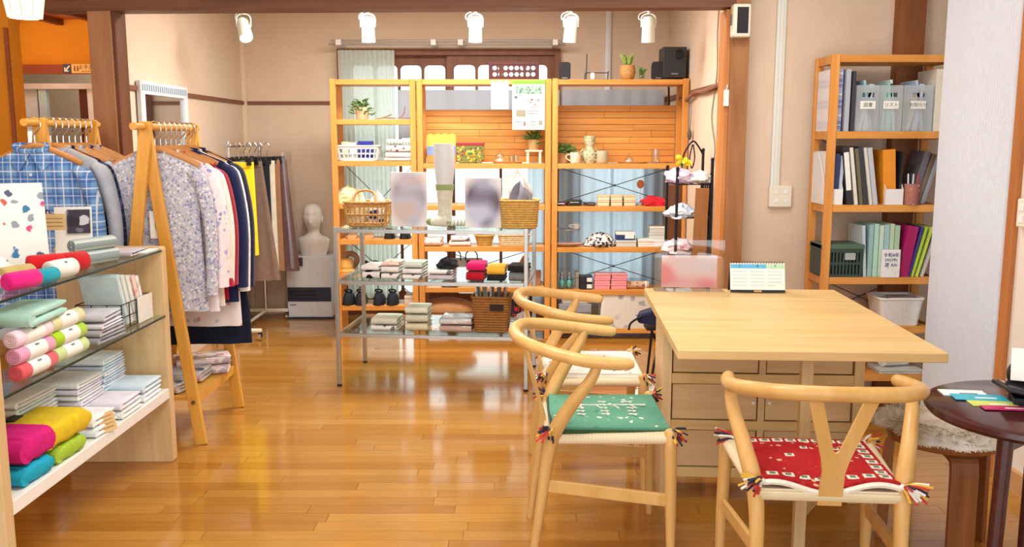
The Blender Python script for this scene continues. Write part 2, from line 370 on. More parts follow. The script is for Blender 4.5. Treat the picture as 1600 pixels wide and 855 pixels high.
# corridor behind the left post
struct(MB().b2((-4.0, 4.6, 0), (-2.51, 4.7, 2.6)).obj('wall_corridor_near', ORANGE))
struct(MB().b2((-2.53, 4.585, 0), (-2.512, 4.7, 1.92)).obj('trim_13', wood('orange_brown_jamb', (156, 84, 36), (130, 64, 24), 'z', .5, 4, 9)))
struct(MB().b2((-3.5, 5.6, 1.8), (-2.09, 5.7, 2.6)).b2((-3.5, 5.6, 0), (-3.1, 5.7, 1.8)).obj('wall_corridor', ORANGE))
struct(MB().b2((-3.5, 4.7, 2.09), (-2.09, 5.6, 2.16)).obj('ceiling_corridor', plain('corridor_ceiling', (176, 88, 30), .8, var=.08)))
for i in range(5):
    struct(MB().b2((-3.3+i*.27, 4.7, 2.055), (-3.26+i*.27, 5.6, 2.09)).obj('trim_%d' % (20+i), JAMB))
struct(MB().b2((-3.12, 5.575, 1.765), (-2.09, 5.6, 1.822)).obj('trim_14', wood('red_brown_lintel', (150, 66, 24), (120, 48, 16), 'x', .5, 4, 9)))
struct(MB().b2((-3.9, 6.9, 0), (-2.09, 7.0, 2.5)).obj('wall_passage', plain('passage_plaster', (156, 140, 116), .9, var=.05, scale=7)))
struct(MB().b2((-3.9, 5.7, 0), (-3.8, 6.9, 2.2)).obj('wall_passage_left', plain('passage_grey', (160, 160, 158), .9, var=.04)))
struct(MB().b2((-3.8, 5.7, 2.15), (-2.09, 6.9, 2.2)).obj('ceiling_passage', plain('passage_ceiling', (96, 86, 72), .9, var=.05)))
struct(MB().b2((-2.733, 5.87, 0), (-2.698, 5.95, 1.69)).obj('trim_16', plain('white_door_post', (222, 220, 214), .5, var=.02)))
struct(MB().b2((-2.785, 5.87, 0), (-2.735, 5.94, 1.69)).obj('trim_17', plain('dark_red_post', (84, 34, 24), .5, var=.1)))
struct(MB().b2((-3.8, 5.86, 1.69), (-2.09, 5.95, 1.725)).obj('trim_18', plain('grey_white_lintel', (200, 194, 184), .6, var=.04)))
d = struct(MB().b2((-3.3, 5.88, 0), (-3.06, 5.93, 1.69)).obj('door_1', plain('white_blue_door', (204, 214, 222), .5, var=.03)))
MB().b2((-3.045, 5.865, 0), (-2.995, 5.90, 1.69)).obj('door_stile', plain('pale_aqua_stile', (176, 206, 212), .45, var=.03), d)
MB().b2((-3.06, 5.885, 0), (-3.045, 5.90, 1.69)).obj('door_gap', BLACK, d)
MB().b2((-3.17, 5.87, 1.33), (-3.10, 5.882, 1.42)).obj('door_pane', glow('lit_frosted_pane', (250, 250, 246), 1.2), d)
l = bpy.data.lights.new('corridor_fill_light', 'POINT'); l.energy = 8; l.color = (1, .78, .5); l.shadow_soft_size = .12  # warm fill added for the orange corridor; no lantern hangs here
lo = bpy.data.objects.new('corridor_fill_light', l); lo.location = (-2.75, 5.0, 1.98); COL.objects.link(lo)
l = bpy.data.lights.new('passage_fill_light', 'POINT'); l.energy = 9; l.color = (1, .97, .93); l.shadow_soft_size = .12  # white fill added to brighten the door and passage, no fixture there
lo = bpy.data.objects.new('passage_fill_light', l); lo.location = (-2.9, 5.79, 2.0); COL.objects.link(lo)
l2 = bpy.data.objects.new('passage_fill_light', l); l2.location = (-2.9, 6.4, 1.9); COL.objects.link(l2)  # second added fill, deeper in the passage
# outside
ground = struct(MB().b2((-9, 7.4, -.3), (9, 20, -.1)).obj('ground', plain('pale_concrete', (200, 200, 196), .9, var=.05, scale=3)))
# windows
SASH = wood('window_timber', (136, 86, 56), (112, 64, 40), 'z', .5, 4, 9)
def sash(win, xa, xb, y, z0, z1, cols, name='sash', zmf=.5, low=None):
    f = MB(); st = .055; m = .022
    f.b2((xa, y, z0), (xa+st, y+.035, z1)).b2((xb-st, y, z0), (xb, y+.035, z1)).b2((xa+st, y+.001, z1-.07), (xb-st, y+.034, z1)).b2((xa+st, y+.001, z0), (xb-st, y+.034, z0+.12))
    zm = z0+(z1-z0)*zmf; low = low or cols; f.b2((xa+st, y+.001, zm-.025), (xb-st, y+.034, zm+.025))
    cells = []
    for k, za, zb in ((cols, zm+.025, z1-.07), (low, z0+.12, zm-.025)):
        pw = (xb-xa-2*st-m*(k-1))/k
        for i in range(k):
            a = xa+st+i*(pw+m); cells.append((a, a+pw, za, zb))
            if i: f.b2((a-m, y+.002, za), (a, y+.033, zb))
            for (cx, sx) in ((a, 1), (a+pw, -1)):
                for (cz, sz) in ((zb, -1), (za, 1)):
                    r = .035; poly = [(cx, cz)]+[(cx+sx*(r-r*sin(q*pi/8)), cz+sz*(r-r*cos(q*pi/8))) for q in range(5)]
                    f.prism(poly, y+.003, y+.032)
    s = f.obj(name, SASH, win)
    for a, c, za, zb in cells: MB().b2((a, y+.014, za), (c, y+.018, zb)).obj('pane', GLASS, s)
w = struct(MB().b2((x0, 6.97, 0), (x0+.045, 7.12, zt)).b2((x1-.045, 6.97, 0), (x1, 7.12, zt)).b2((x0+.045, 6.972, zt-.045), (x1-.045, 7.118, zt)).b2((x0+.045, 6.972, 0), (x1-.045, 7.118, .04)).obj('window_1', SASH))
sash(w, x0+.045, -.46, 7.06, .04, zt-.045, 4, zmf=.62, low=2); sash(w, -.5, x1-.045, 7.01, .04, zt-.045, 4, zmf=.62, low=2)
w = struct(MB().b2((u0, 6.98, uz0), (u0+.04, 7.1, uz1)).b2((u1-.04, 6.98, uz0), (u1, 7.1, uz1)).b2((u0+.04, 6.982, uz1-.04), (u1-.04, 7.098, uz1)).b2((u0+.04, 6.982, uz0), (u1-.04, 7.098, uz0+.04)).obj('window_2', SASH))
sash(w, u0+.04, u1-.04, 7.03, uz0+.04, uz1-.04, 2)
# curtains
def curtain(name, label, xa, xb, z0, z1, y, mat, folds, amp, group=None, taper=1.0, ripple=.3):
    ph = random.random()*6
    def fn(u, v):
        x = xa+(xb-xa)*u; k = 1-(1-taper)*v; xx = (xa+xb)/2+(x-(xa+xb)/2)*k
        return (xx, y+amp*sin(u*folds*2*pi+ph+sin(u*9)*ripple)*(.5+.5*v), z1+(z0-z1)*v)
    o = MB().sheet(fn, folds*8, 6, .002).obj(name, mat, smooth=True)
    return tag(o, label, 'curtain', group)
SAGE = sheer('sage_sheer', (240, 246, 240), .3, .65)
curtain('window_curtain', 'sage green pleated curtain bunched at the left end of the rail', -1.3, -.88, .15, 2.03, 6.86, SAGE, 12, .022)
LACE = sheer('lace_white', (212, 217, 226), .14, .33); BLUE = sheer('blue_sheer', (222, 238, 250), .36, .7)
curtain('lace_curtain', 'short white lace curtain strip behind the middle pine shelf', -.86, .36, 1.38, 1.74, 6.9, LACE, 9, .008)
curtain('lace_curtain', 'short white lace curtain strip behind the right pine shelf', .38, 1.15, 1.38, 1.74, 6.9, LACE, 6, .008)
curtain('window_curtain', 'light blue sheer curtain behind the right pine shelf', .36, 1.16, .08, 1.36, 6.9, BLUE, 9, .02)
curtain('window_curtain', 'light blue sheer curtain behind the middle pine shelf, drawn aside', .12, .33, .08, 1.36, 6.92, BLUE, 3, .02)
t = thing('curtain_rail', 'slim double curtain rail with clear brackets above the window', 'curtain rail', (-.48, 6.82, 2.07))
MB().tube([(-.88, 0, 0), (.88, 0, 0)], .009).obj('rod', plain('rail_aluminium', (176, 168, 160), .4, .5), t, smooth=True)
MB().tube([(-.86, -.03, .022), (.86, -.03, .022)], .007).obj('rod', MATS['rail_aluminium'], t, smooth=True)
for x in (-.8, -.1, .1, .8): MB().b2((x-.02, -.05, -.012), (x+.02, .17, .03)).obj('bracket', WHITE, t, bevel=.004)
# pleated screen beside the bookcase
def pl(u, v):
    n = 30; k = u*n; tri = abs((k % 1)-.5)*2
    return (1.965+.03*tri, 3.56+.62*u, .02+2.5*v)
tag(MB().sheet(pl, 120, 2, .003).obj('accordion_screen', cloth('white_screen', (230, 232, 238), .02)), 'tall white pleated folding screen beside the bookcase', 'screen')
# ------------------------------------------------------------ furniture
WIRE = plain('cross_wire', (96, 100, 104), .4, .6)
def pine_shelf(label, xa, xb, Y, dep, zs, H, crosses=(), group='pine shelving units', cat='shelf'):
    w = xb-xa; t = thing('pine_shelf', label, cat, ((xa+xb)/2, Y+dep/2, 0), 0, group); px, py = .038, .026; h = w/2
    p = None
    for sx in (-1, 1):
        for sy in (-1, 1):
            c = (sx*(h-px/2), sy*(dep/2-py/2), 0)
            if p is None: p = MB().b2((-px/2, -py/2, 0), (px/2, py/2, H)).obj('post', PINEZ, t, c, bevel=.003)
            else: copyo(p, t, c)
    rg = None
    for z in zs:
        MB().b2((-h+px+.001, -dep/2+.002, z-.02), (h-px-.001, dep/2-.002, z+.014)).obj('shelf_board', PINE, t, bevel=.002)
        for sx in (-1, 1):
            c = (sx*(h-px/2), 0, z-.002)
            if rg is None: rg = MB().b2((-.009, -dep/2+py, -.022), (.009, dep/2-py, .018)).obj('side_rung', PINE, t, c)
            else: copyo(rg, t, c)
    for za, zb in crosses:
        MB().tube([(-h+px, dep/2+.004, za), (h-px, dep/2+.004, zb)], .003, 6).tube([(-h+px, dep/2+.010, zb), (h-px, dep/2+.010, za)], .003, 6).tube([(0, dep/2, (za+zb)/2), (0, dep/2+.014, (za+zb)/2)], .009, 8).obj('cross_brace', WIRE, t)
    return t
SY = 6.08
LZ = [1.752, 1.489, 1.212, .924, .679, .449, .221]; MZ = [1.752, 1.195, .915, .631, .347, .08]; RZ = [1.752, 1.195, .906, .626, .329, .06]
pine_shelf('narrow pine shelf unit with seven boards at the left end', -1.215, -.645, SY, .25, LZ, 1.77, [(1.2, .7), (.67, .24)])
pine_shelf('middle pine shelf unit behind the glass table', -.637, .262, SY, .25, MZ, 1.77, [(.62, .36)])
pine_shelf('right hand pine shelf unit in the corner carrying the speakers', .270, 1.178, SY, .25, RZ, 1.772, [(1.18, .92), (.61, .34)])
pine_shelf('pine bookcase full of files beside the white folding screen', 1.50, 2.08, 4.295, .25, [1.749, 1.394, 1.045, .694, .45, .209], 1.765, [(1.38, 1.06), (.68, .46)], None, 'bookcase')
def plank_panel(label, xa, xb, z0, z1, Y, rows, cuts):
    t = thing('plank_panel', label, 'wood panel', ((xa+xb)/2, Y, z0), 0, 'pine plank backs'); h = (z1-z0)/rows; w = xb-xa; prev = {}
    MB().b2((-w/2, .012, 0), (w/2, .02, z1-z0)).obj('backing_board', PINEPAN, t)
    for r in range(rows):
        c = cuts[r % len(cuts)]; x = -w/2
        for xe in [-w/2+w*k for k in c]+[w/2]:
            MB().b2((-(xe-x)/2+.0008, -.006, .001), ((xe-x)/2-.0008, .012, h-.0015)).obj('plank', PINEPAN, t, ((x+xe)/2, 0, r*h), bevel=.0015); x = xe
plank_panel('horizontal pine planks closing the back of the middle shelf', -.6, .225, 1.212, 1.575, 6.345, 8, [[.62], [.3], [], [.75], [.45]])
plank_panel('horizontal pine planks closing the back of the right shelf', .31, 1.14, 1.212, 1.605, 6.345, 9, [[.65], [], [.4], [.62], [.25, .8]])
# ---- glass display table
GT = thing('glass_display_table', 'three tier glass and steel display table in front of the shelves', 'table', (-.418, 5.10, 0), R(-6))
hw, hd = .525, .27; GZ = (.885, .60, .303)
p = None
for sx in (-1, 1):
    for sy in (-1, 1):
        if p is None: p = MB().b2((-.011, -.011, .012), (.011, .011, .897)).obj('leg', STEEL, GT, (sx*hw, sy*hd, 0), bevel=.002); f = MB().lathe([(.014, 0), (.014, .008), (.009, .012)], n=12).obj('foot_pad', BLACK, p)
        else: q = copyo(p, GT, (sx*hw, sy*hd, 0)); copyo(f, q)
for z in GZ:
    for s in (-1, 1):
        MB().b2((-hw+.011, s*hd-.009, z-.02), (hw-.011, s*hd+.009, z)).obj('frame_bar', STEEL, GT, bevel=.0015)
        MB().b2((s*hw-.009, -hd+.011, z-.02), (s*hw+.009, hd-.011, z)).obj('frame_bar', STEEL, GT, bevel=.0015)
    MB().b2((-hw+.012, -hd-.008, z+.0005), (hw-.012, hd+.008, z+.007)).obj('glass_top', GLASSEDGE, GT)
def gt(u, v, k): return GT.matrix_basis @ V((u*hw, v*hd, GZ[k]+.0075))
# ---- left display case
DC = thing('display_case', 'birch display case with glass shelves at the left front', 'display case', (-1.675, 3.08, 0))
for y, n in ((.625, 1), (-.625, 1)):
    o = MB().prism([(a, b+.465) for a, b in rrect(.45, .93, .012)], y-.0225, y+.0225).obj('end_panel', OAKZ, DC, bevel=.004)
    for x in (-.18, .19): MB().lathe([(.012, -.006), (.012, .002)], n=10).obj('foot_pad', BLACK, o, (x, y, .004))
MB().b2((-.225, -.6, .285), (.223, .6, .328)).obj('bottom_shelf', plain('white_laminate', (240, 238, 232), .35, var=.015), DC, bevel=.002)
for z in (.915, .64): MB().b2((-.225, -.6, z-.005), (.224, .6, z+.003)).obj('glass_shelf', GLASSEDGE, DC); 
for z in (.915, .64): MB().b2((.2242, -.6, z-.005), (.226, .6, z+.003)).obj('glass_edge', plain('dark_glass_edge', (34, 58, 52), .15, var=.1), DC)
for z in (.905, .63): MB().b2((-.215, -.6, z-.006), (-.205, .6, z)).obj('shelf_rail', STEEL, DC)
# ---- A frame racks
def a_rack(label, x, ya, yb, H, group='wooden A frame clothes racks'):
    yc = (ya+yb)/2; t = thing('clothes_rack', label, 'clothes rack', (x, yc, 0), 0, group)
    sp = (-.2, .165)
    for y in (ya-yc, yb-yc):
        for s in (-1, 1):
            yy = y+(s*.013); o = MB().bar((sp[0 if s < 0 else 1], yy, 0), (-s*.01, yy, H+.02), .052, .024, (0, 1, 0)).obj('leg', HONEY, t, bevel=.004)
            MB().tube([(sp[0 if s < 0 else 1]*.86, yy-.018, .2), (sp[0 if s < 0 else 1]*.86, yy+.018, .2)], .009, 10).obj('bolt', DARKW, o)
    MB().tube([(0, ya-yc-.13, H), (0, yb-yc+.06, H)], .016, 14).obj('rail', HONEY, t, smooth=True)
    for s in (-1, 1): MB().b2((s*.14-.012, ya-yc, .185), (s*.14+.012, yb-yc, .225)).obj('side_bar', HONEY, t)
    MB().b2((-.15, ya-yc+.01, .206), (.15, yb-yc-.01, .222)).obj('shelf_board', HONEY, t)
    return t
a_rack('honey wood A frame rack carrying the floral blouses', -1.575, 3.9, 4.47, 1.425)
a_rack('honey wood A frame rack carrying the blue checked shirt', -2.0, 3.85, 4.32, 1.44)
# ---- gateleg table
TB = thing('gateleg_table', 'birch gateleg table with drawers and raised leaf', 'table', (.934, 3.197, 0), R(-3.2))
for ya, yb in ((-.5725, .048), (.05, .318), (.32, .5725)): MB().b2((-.4, ya, .71), (.4, yb, .74)).obj('top_leaf' if ya != .05 else 'top_centre', OAK, TB, bevel=.003)
for s in (-1, 1): MB().b2((s*.355-.018, .0575, 0), (s*.355+.018, .3175, .71)).obj('side_panel', OAKZ, TB, bevel=.002)
MB().b2((-.337, .3, .1), (.337, .315, .71)).obj('back_panel', OAK, TB)
for za, zb in ((.095, .132), (.282, .318), (.462, .50), (.672, .709)): MB().b2((-.337, .062, za), (.337, .29, zb)).obj('rail', OAK, TB)
MB().b2((-.012, .064, .132), (.012, .29, .672)).obj('divider', OAKZ, TB)
DRW = wood('drawer_birch', (214, 182, 134), (200, 164, 114), 'x', .45, 4, 10, .05)
for c in (-1, 1):
    for za, zb in ((.134, .280), (.320, .460), (.502, .670)):
        d = MB().b2((c*.174-.158, .068, za+.002), (c*.174+.158, .084, zb-.002)).obj('drawer', DRW, TB, bevel=.002)
        MB().lathe([(.0001, 0), (.006, .001), (.006, .005), (.0001, .006)], n=10).obj('knob', WHITE, d, (c*.03, .064, (za+zb)/2), rot=(pi/2, 0, 0))
gl = MB().b2((.03, -.36, 0), (.068, -.325, .708)).obj('gate_leg', OAKZ, TB, bevel=.003)
MB().bar((.05, -.34, .13), (.30, .06, .13), .02, .045).obj('gate_rail', OAK, gl)
MB().bar((.05, -.34, .67), (.30, .06, .67), .02, .045).obj('gate_rail', OAK, gl)
# ---- wishbone chairs
CORD = stripes('paper_cord', [(228, 212, 178), (218, 200, 164), (232, 218, 188), (214, 196, 160)], .012, 1, .8)
def chair(label, loc, rz):
    t = thing('wishbone_chair', label, 'chair', loc, rz, 'wishbone chairs around the table')
    for s in (-1, 1):
        MB().tube([(s*.225, .208, 0), (s*.222, .205, .2), (s*.216, .2, .40), (s*.215, .2, .46), (s*.215, .2, .468)], [.012, .018, .021, .0205, .012], 14).obj('front_leg', CHAIRW, t, smooth=True)
        pts = bez([(s*.185, -.235, 0), (s*.187, -.205, .22), (s*.192, -.175, .42), (s*.218, -.12, .54), (s*.243, -.06, .63), (s*.248, -.035, .688)], 6)
        rr = [.013+(.024-.013)*min(1, i/14) if i < 16 else .024-(i-15)/15*.009 for i in range(len(pts))]
        MB().tube(pts, rr, 12).obj('rear_leg', CHAIRW, t, smooth=True)
        MB().bar((s*.188, -.205, .275), (s*.22, .2, .235), .014, .042, (0, 0, 1)).obj('side_stretcher', CHAIRW, t, bevel=.003)
    half = [(.236, .075, .683), (.25, -.01, .69), (.248, -.09, .70), (.215, -.185, .718), (.14, -.262, .732), (.0, -.292, .738)]
    pts = bez(half+[(-x, y, z) for x, y, z in half[-2::-1]], 6); n = len(pts)
    rr = [.011 if i in (0, n-1) else (.0185 if min(i, n-1-i) < 3 else .0205) for i in range(n)]
    MB().tube(pts, rr, 12).obj('top_rail', CHAIRW, t, smooth=True)
    tl = .27
    def Y(z): return -.183-(z-.41)*tl
    poly = [(-.032, .40), (.032, .40), (.029, .50), (.036, .54), (.094, .735), (.058, .735), (.008, .566), (0, .56), (-.008, .566), (-.058, .735), (-.094, .735), (-.036, .54), (-.029, .50)]
    b = MB(); k = len(poly); b.add([(x, Y(z)-.0055, z) for x, z in poly]+[(x, Y(z)+.0055, z) for x, z in poly], [(0, 1, 2, 12), (12, 2, 3, 11), (11, 3, 6, 7), (11, 7, 8), (3, 4, 5, 6), (11, 8, 9, 10)]+[tuple(reversed([i+k for i in q])) for q in [(0, 1, 2, 12), (12, 2, 3, 11), (11, 3, 6, 7), (11, 7, 8), (3, 4, 5, 6), (11, 8, 9, 10)]]+[(i, i+k, (i+1) % k+k, (i+1) % k) for i in range(k)])
    b.obj('splat', CHAIRW, t)
    def st(u, v):
        y = -.185+.375*v; hwid = .18+.035*v; a = 2*u-1
        return (a*hwid, y, .432-.016*(1-a*a)*(1-(2*v-1)**2)+.012*v)
    MB().sheet(st, 12, 12, .022).obj('woven_seat', CORD, t, smooth=True)
    for a, c in (((-.185, -.178, .425), (.185, -.178, .425)), ((-.213, .195, .436), (.213, .195, .436)), ((-.187, -.175, .427), (-.214, .195, .436)), ((.187, -.175, .427), (.214, .195, .436))):
        MB().tube([a, c], .0165, 10).obj('cord_rail', CORD, t, smooth=True)
    return t
chair('wishbone chair with red rug cushion, back to the viewer', (.865, 2.465, 0), R(-5))
chair('wishbone chair with green cushion, side on to the table', (.30, 2.93, 0), R(-90))
chair('wishbone chair with white cushion, farthest from the viewer', (.315, 3.60, 0), R(-91))
# cushions
def tassel(parent, p, d, cols, n=26):
    d = V(d).normalized(); b = {}
    for i in range(n):
        m = cols[i % len(cols)]; e = V(p)+d*(.035+.02*random.random())+V((random.uniform(-.026, .026), random.uniform(-.026, .026), random.uniform(-.04, .012)))
        b.setdefault(m.name, (m, MB()))[1].tube([V(p)+d*.0, (V(p)+e)/2+V((0, 0, .006)), e], .0035, 5)
    k = MB().ell(V(p), (.009, .009, .009), 8, 6).obj('tassel', cols[0], parent)
    for m, q in b.values(): q.obj('fringe', m, k)
def rug(name, label, loc, rz, mat, edge, fold, cols, w=.37, motif=None, mm=None):
    t = thing(name, label, 'cushion', loc, rz, 'rug cushions on the wishbone chairs')
    def fn(u, v):
        a, c = 2*u-1, 2*v-1
        return (a*w/2*(1+.02*c), c*w/2, .013+.012*(1-a*a)*(1-c*c)+fold*sin(u*8+1)*max(0, -c)**3)
    MB().sheet(fn, 20, 20, .022).obj('pad', mat, t, smooth=True)
    e = MB(); path = [(i/20, 0) for i in range(20)]+[(1, i/20) for i in range(20)]+[(1-i/20, 1) for i in range(20)]+[(0, 1-i/20) for i in range(20)]
    e.tube([V(fn(*p))-V((0, 0, .004)) for p in path], .0085, 6, True).obj('edging', edge, t)
    if motif:
        q0 = None
        for (u, v, s) in motif:
            p = V(fn(u, v))+V((0, 0, .0115))
            if q0 is None: q0 = MB().box((0, 0, 0), (1, .8, .003)).obj('motif', mm[0], t); q1 = MB().box((0, 0, .0015), (.5, .4, .003)).obj('motif_centre', mm[1], q0); c = q0
            else: c = copyo(q0, t); copyo(q1, c)
            c.location = p; c.scale = (s, s, 1)
    for sx, sy in ((-1, -1), (1, -1), (-1, 1), (1, 1)):
        q = V(fn((sx+1)/2, (sy+1)/2)); tassel(t, q+V((sx*.006, sy*.004, 0)), (sx, sy*.6, .25), cols)
    return t
RED = blobs('red_rug', (168, 34, 38), [(186, 50, 46), (150, 26, 30), (172, 38, 40), (210, 176, 140), (160, 30, 34)], 46, .28)
GRN = blobs('green_rug', (92, 150, 124), [(110, 164, 134), (84, 142, 144), (222, 226, 206), (100, 156, 118), (76, 134, 116)], 30, .2)
WRG = blobs('white_rug', (226, 224, 214), [(232, 230, 222), (216, 216, 206), (196, 60, 56), (220, 222, 216), (110, 130, 160), (230, 226, 214)], 34, .2)
TC = [cloth('tassel_navy', (44, 48, 66)), cloth('tassel_yellow', (220, 176, 62)), cloth('tassel_white', (226, 224, 214)), cloth('tassel_red', (192, 60, 50))]
CREAM = cloth('cream_wool', (232, 226, 212)); MOT2 = cloth('motif_green', (96, 128, 96))
mot = [(.08+.105*i, .90, .03) for i in range(9)]+[(.08+.12*i, .09, .03) for i in range(8)]+[(.92, .2+.12*i, .03) for i in range(6)]+[(.3, .5, .025), (.6, .45, .025), (.7, .68, .02), (.45, .68, .02)]
rug('seat_cushion', 'red tasselled rug cushion with small square motifs', (.868, 2.46, .44), R(-5), RED, CREAM, .014, [TC[2], TC[3], TC[0], TC[1]], .36, mot, (CREAM, MOT2))
rug('seat_cushion', 'green tasselled rug cushion with white plant pattern', (.315, 2.93, .44), R(-90), GRN, cloth('dark_green_edge', (52, 78, 44)), .006, [TC[0], TC[1], TC[0], TC[3]], .37,
    None)
GC_ = bpy.data.objects['seat_cushion.001']; b = MB()
for v0 in (-.1, -.02, .07):
    for k in range(5):
        u_ = -.06+.035*k; b.bar((v0*.0+u_, v0-.0, .0362), (u_+.002, v0+.028, .0362), .004, .003); b.bar((u_, v0+.014, .0362), (u_+.014, v0+.022, .0362), .0035, .003)
b.bar((-.02, -.13, .0364), (-.024, .14, .0364), .004, .003)
for k in range(9): b.bar((-.02, -.12+.03*k, .0364), (.0+.02*((k % 2)*2-1), -.105+.03*k, .0364), .0035, .003)
o = b.obj('plant_motif', CREAM, GC_); o['kind'] = 'stuff'
rug('seat_cushion', 'white tasselled rug cushion with small red and blue motifs', (.325, 3.60, .44), R(-91), WRG, CREAM, .006, [TC[2], TC[0], TC[3], TC[1]], .37)
# ---- stool with sheepskin, round side table
ST = thing('stool', 'brown bentwood stool under a sheepskin', 'stool', (1.44, 2.87, 0), 0)
BENT = wood('bent_brown_wood', (150, 92, 48), (122, 70, 34), 'z', .4, 5, 10)
MB().lathe([(.175, .385), (.18, .395), (.18, .415), (.175, .42)], n=32).obj('seat', BENT, ST, smooth=True)
for i in range(3):
    a = i*2*pi/3-R(95); c, s = cos(a), sin(a); pts = bez([(.06*c, .06*s, .372), (.135*c, .135*s, .371), (.168*c, .168*s, .345), (.174*c, .174*s, .2), (.18*c, .18*s, 0)], 5)
    b = MB(); tx, ty = -s, c; n = len(pts); vs = []
    for k in range(n):
        t_ = (pts[min(k+1, n-1)]-pts[max(k-1, 0)]).normalized(); nn = V((tx, ty, 0)).cross(t_)*.011
        for e1, e2 in ((-1, -1), (1, -1), (1, 1), (-1, 1)): vs.append(pts[k]+V((tx, ty, 0))*(.042*e1)+nn*e2)
    b.loft([vs[4*k:4*k+4] for k in range(n)]).obj('leg', BENT, ST, bevel=.003)
def fleece_mat():
    m, t, b = base('sheepskin', .95, 0, .1); co = coords(t); n = t.new('TexNoise', _Scale=9.0, _Detail=3.0); t.link(co, n.inputs['Vector'])
    t.link(ramp(t, n.outputs[0], [(.45, lin((236, 232, 224))), (.57, lin((214, 202, 178))), (.68, lin((160, 152, 116)))]), b.inputs['Base Color'])
    n2 = t.new('TexNoise', _Scale=120.0, _Detail=4.0); t.link(co, n2.inputs['Vector']); bump(t, b, n2.outputs[0], .9, .008); return m
plain('sheepskin_wool', (226, 218, 202), .95, var=.12, scale=14)
b = MB(); rings = []
for k in range(13):
    ring = []
    for j in range(48):
        a = 2*pi*j/48; ro = .215+.018*sin(3*a+1)+.012*sin(7*a)+.008*sin(13*a)
        if k <= 8: r = ro*(k/8)**.8 if k else .002; z = .455-.03*(k/8)**4
        else: r = ro*(1-.06*(k-8)); z = .425-(k-8)*.004 if k < 11 else .421
        z += .012*mnoise.noise(V((r*cos(a)*26, r*sin(a)*26, k*.1)))
        ring.append(V((r*cos(a), r*sin(a), max(z, .421))))
    rings.append(ring)
o = b.loft(rings).obj('sheepskin', fleece_mat(), loc=(1.44, 2.87, .001), smooth=True); tag(o, 'cream and grey sheepskin lying on the brown stool', 'sheepskin')
b = MB()
for i in range(2600):
    k = random.choice((4, 5, 6, 7, 8, 8, 9, 9, 10)); j = random.randrange(48); p = rings[k][j].lerp(rings[k][(j+1) % 48], random.random()); a = math.atan2(p.y, p.x)+random.uniform(-.8, .8); L = random.uniform(.008, .02)
    d = V((cos(a)*L, sin(a)*L, L*(.5 if k < 8 else -.25)*random.random())); q = V((-d.y, d.x, 0)).normalized()*.0022; b.add([p-q, p+q, p+d*.6+q*.6+V((0, 0, .003)), p+d], [(0, 1, 2), (0, 2, 3)])
w_ = b.obj('wool', MATS['sheepskin_wool'], o); w_['kind'] = 'stuff'
MAH = wood('mahogany_gloss', (74, 34, 34), (52, 22, 24), 'x', .16, 4, 10, spec=.6)
RT = thing('side_table', 'small round dark mahogany side table at the right edge', 'table', (1.425, 2.33, 0), R(10))
MB().lathe([(.001, .625), (.25, .625), (.282, .631), (.29, .641), (.286, .653), (.27, .659), (.001, .659)], n=64).obj('table_top', MAH, RT, smooth=True)
for i in range(3):
    a = R((208, 315, 52)[i]); c, s = cos(a), sin(a)
    MB().tube([(.235*c, .235*s, 0), (.205*c, .205*s, .625)], [.017, .02], 14).obj('leg', MAH, RT, smooth=True)
    MB().bar((.2*c, .2*s, .6), (0, 0, .6), .022, .04).obj('cross_rail', MAH, RT)
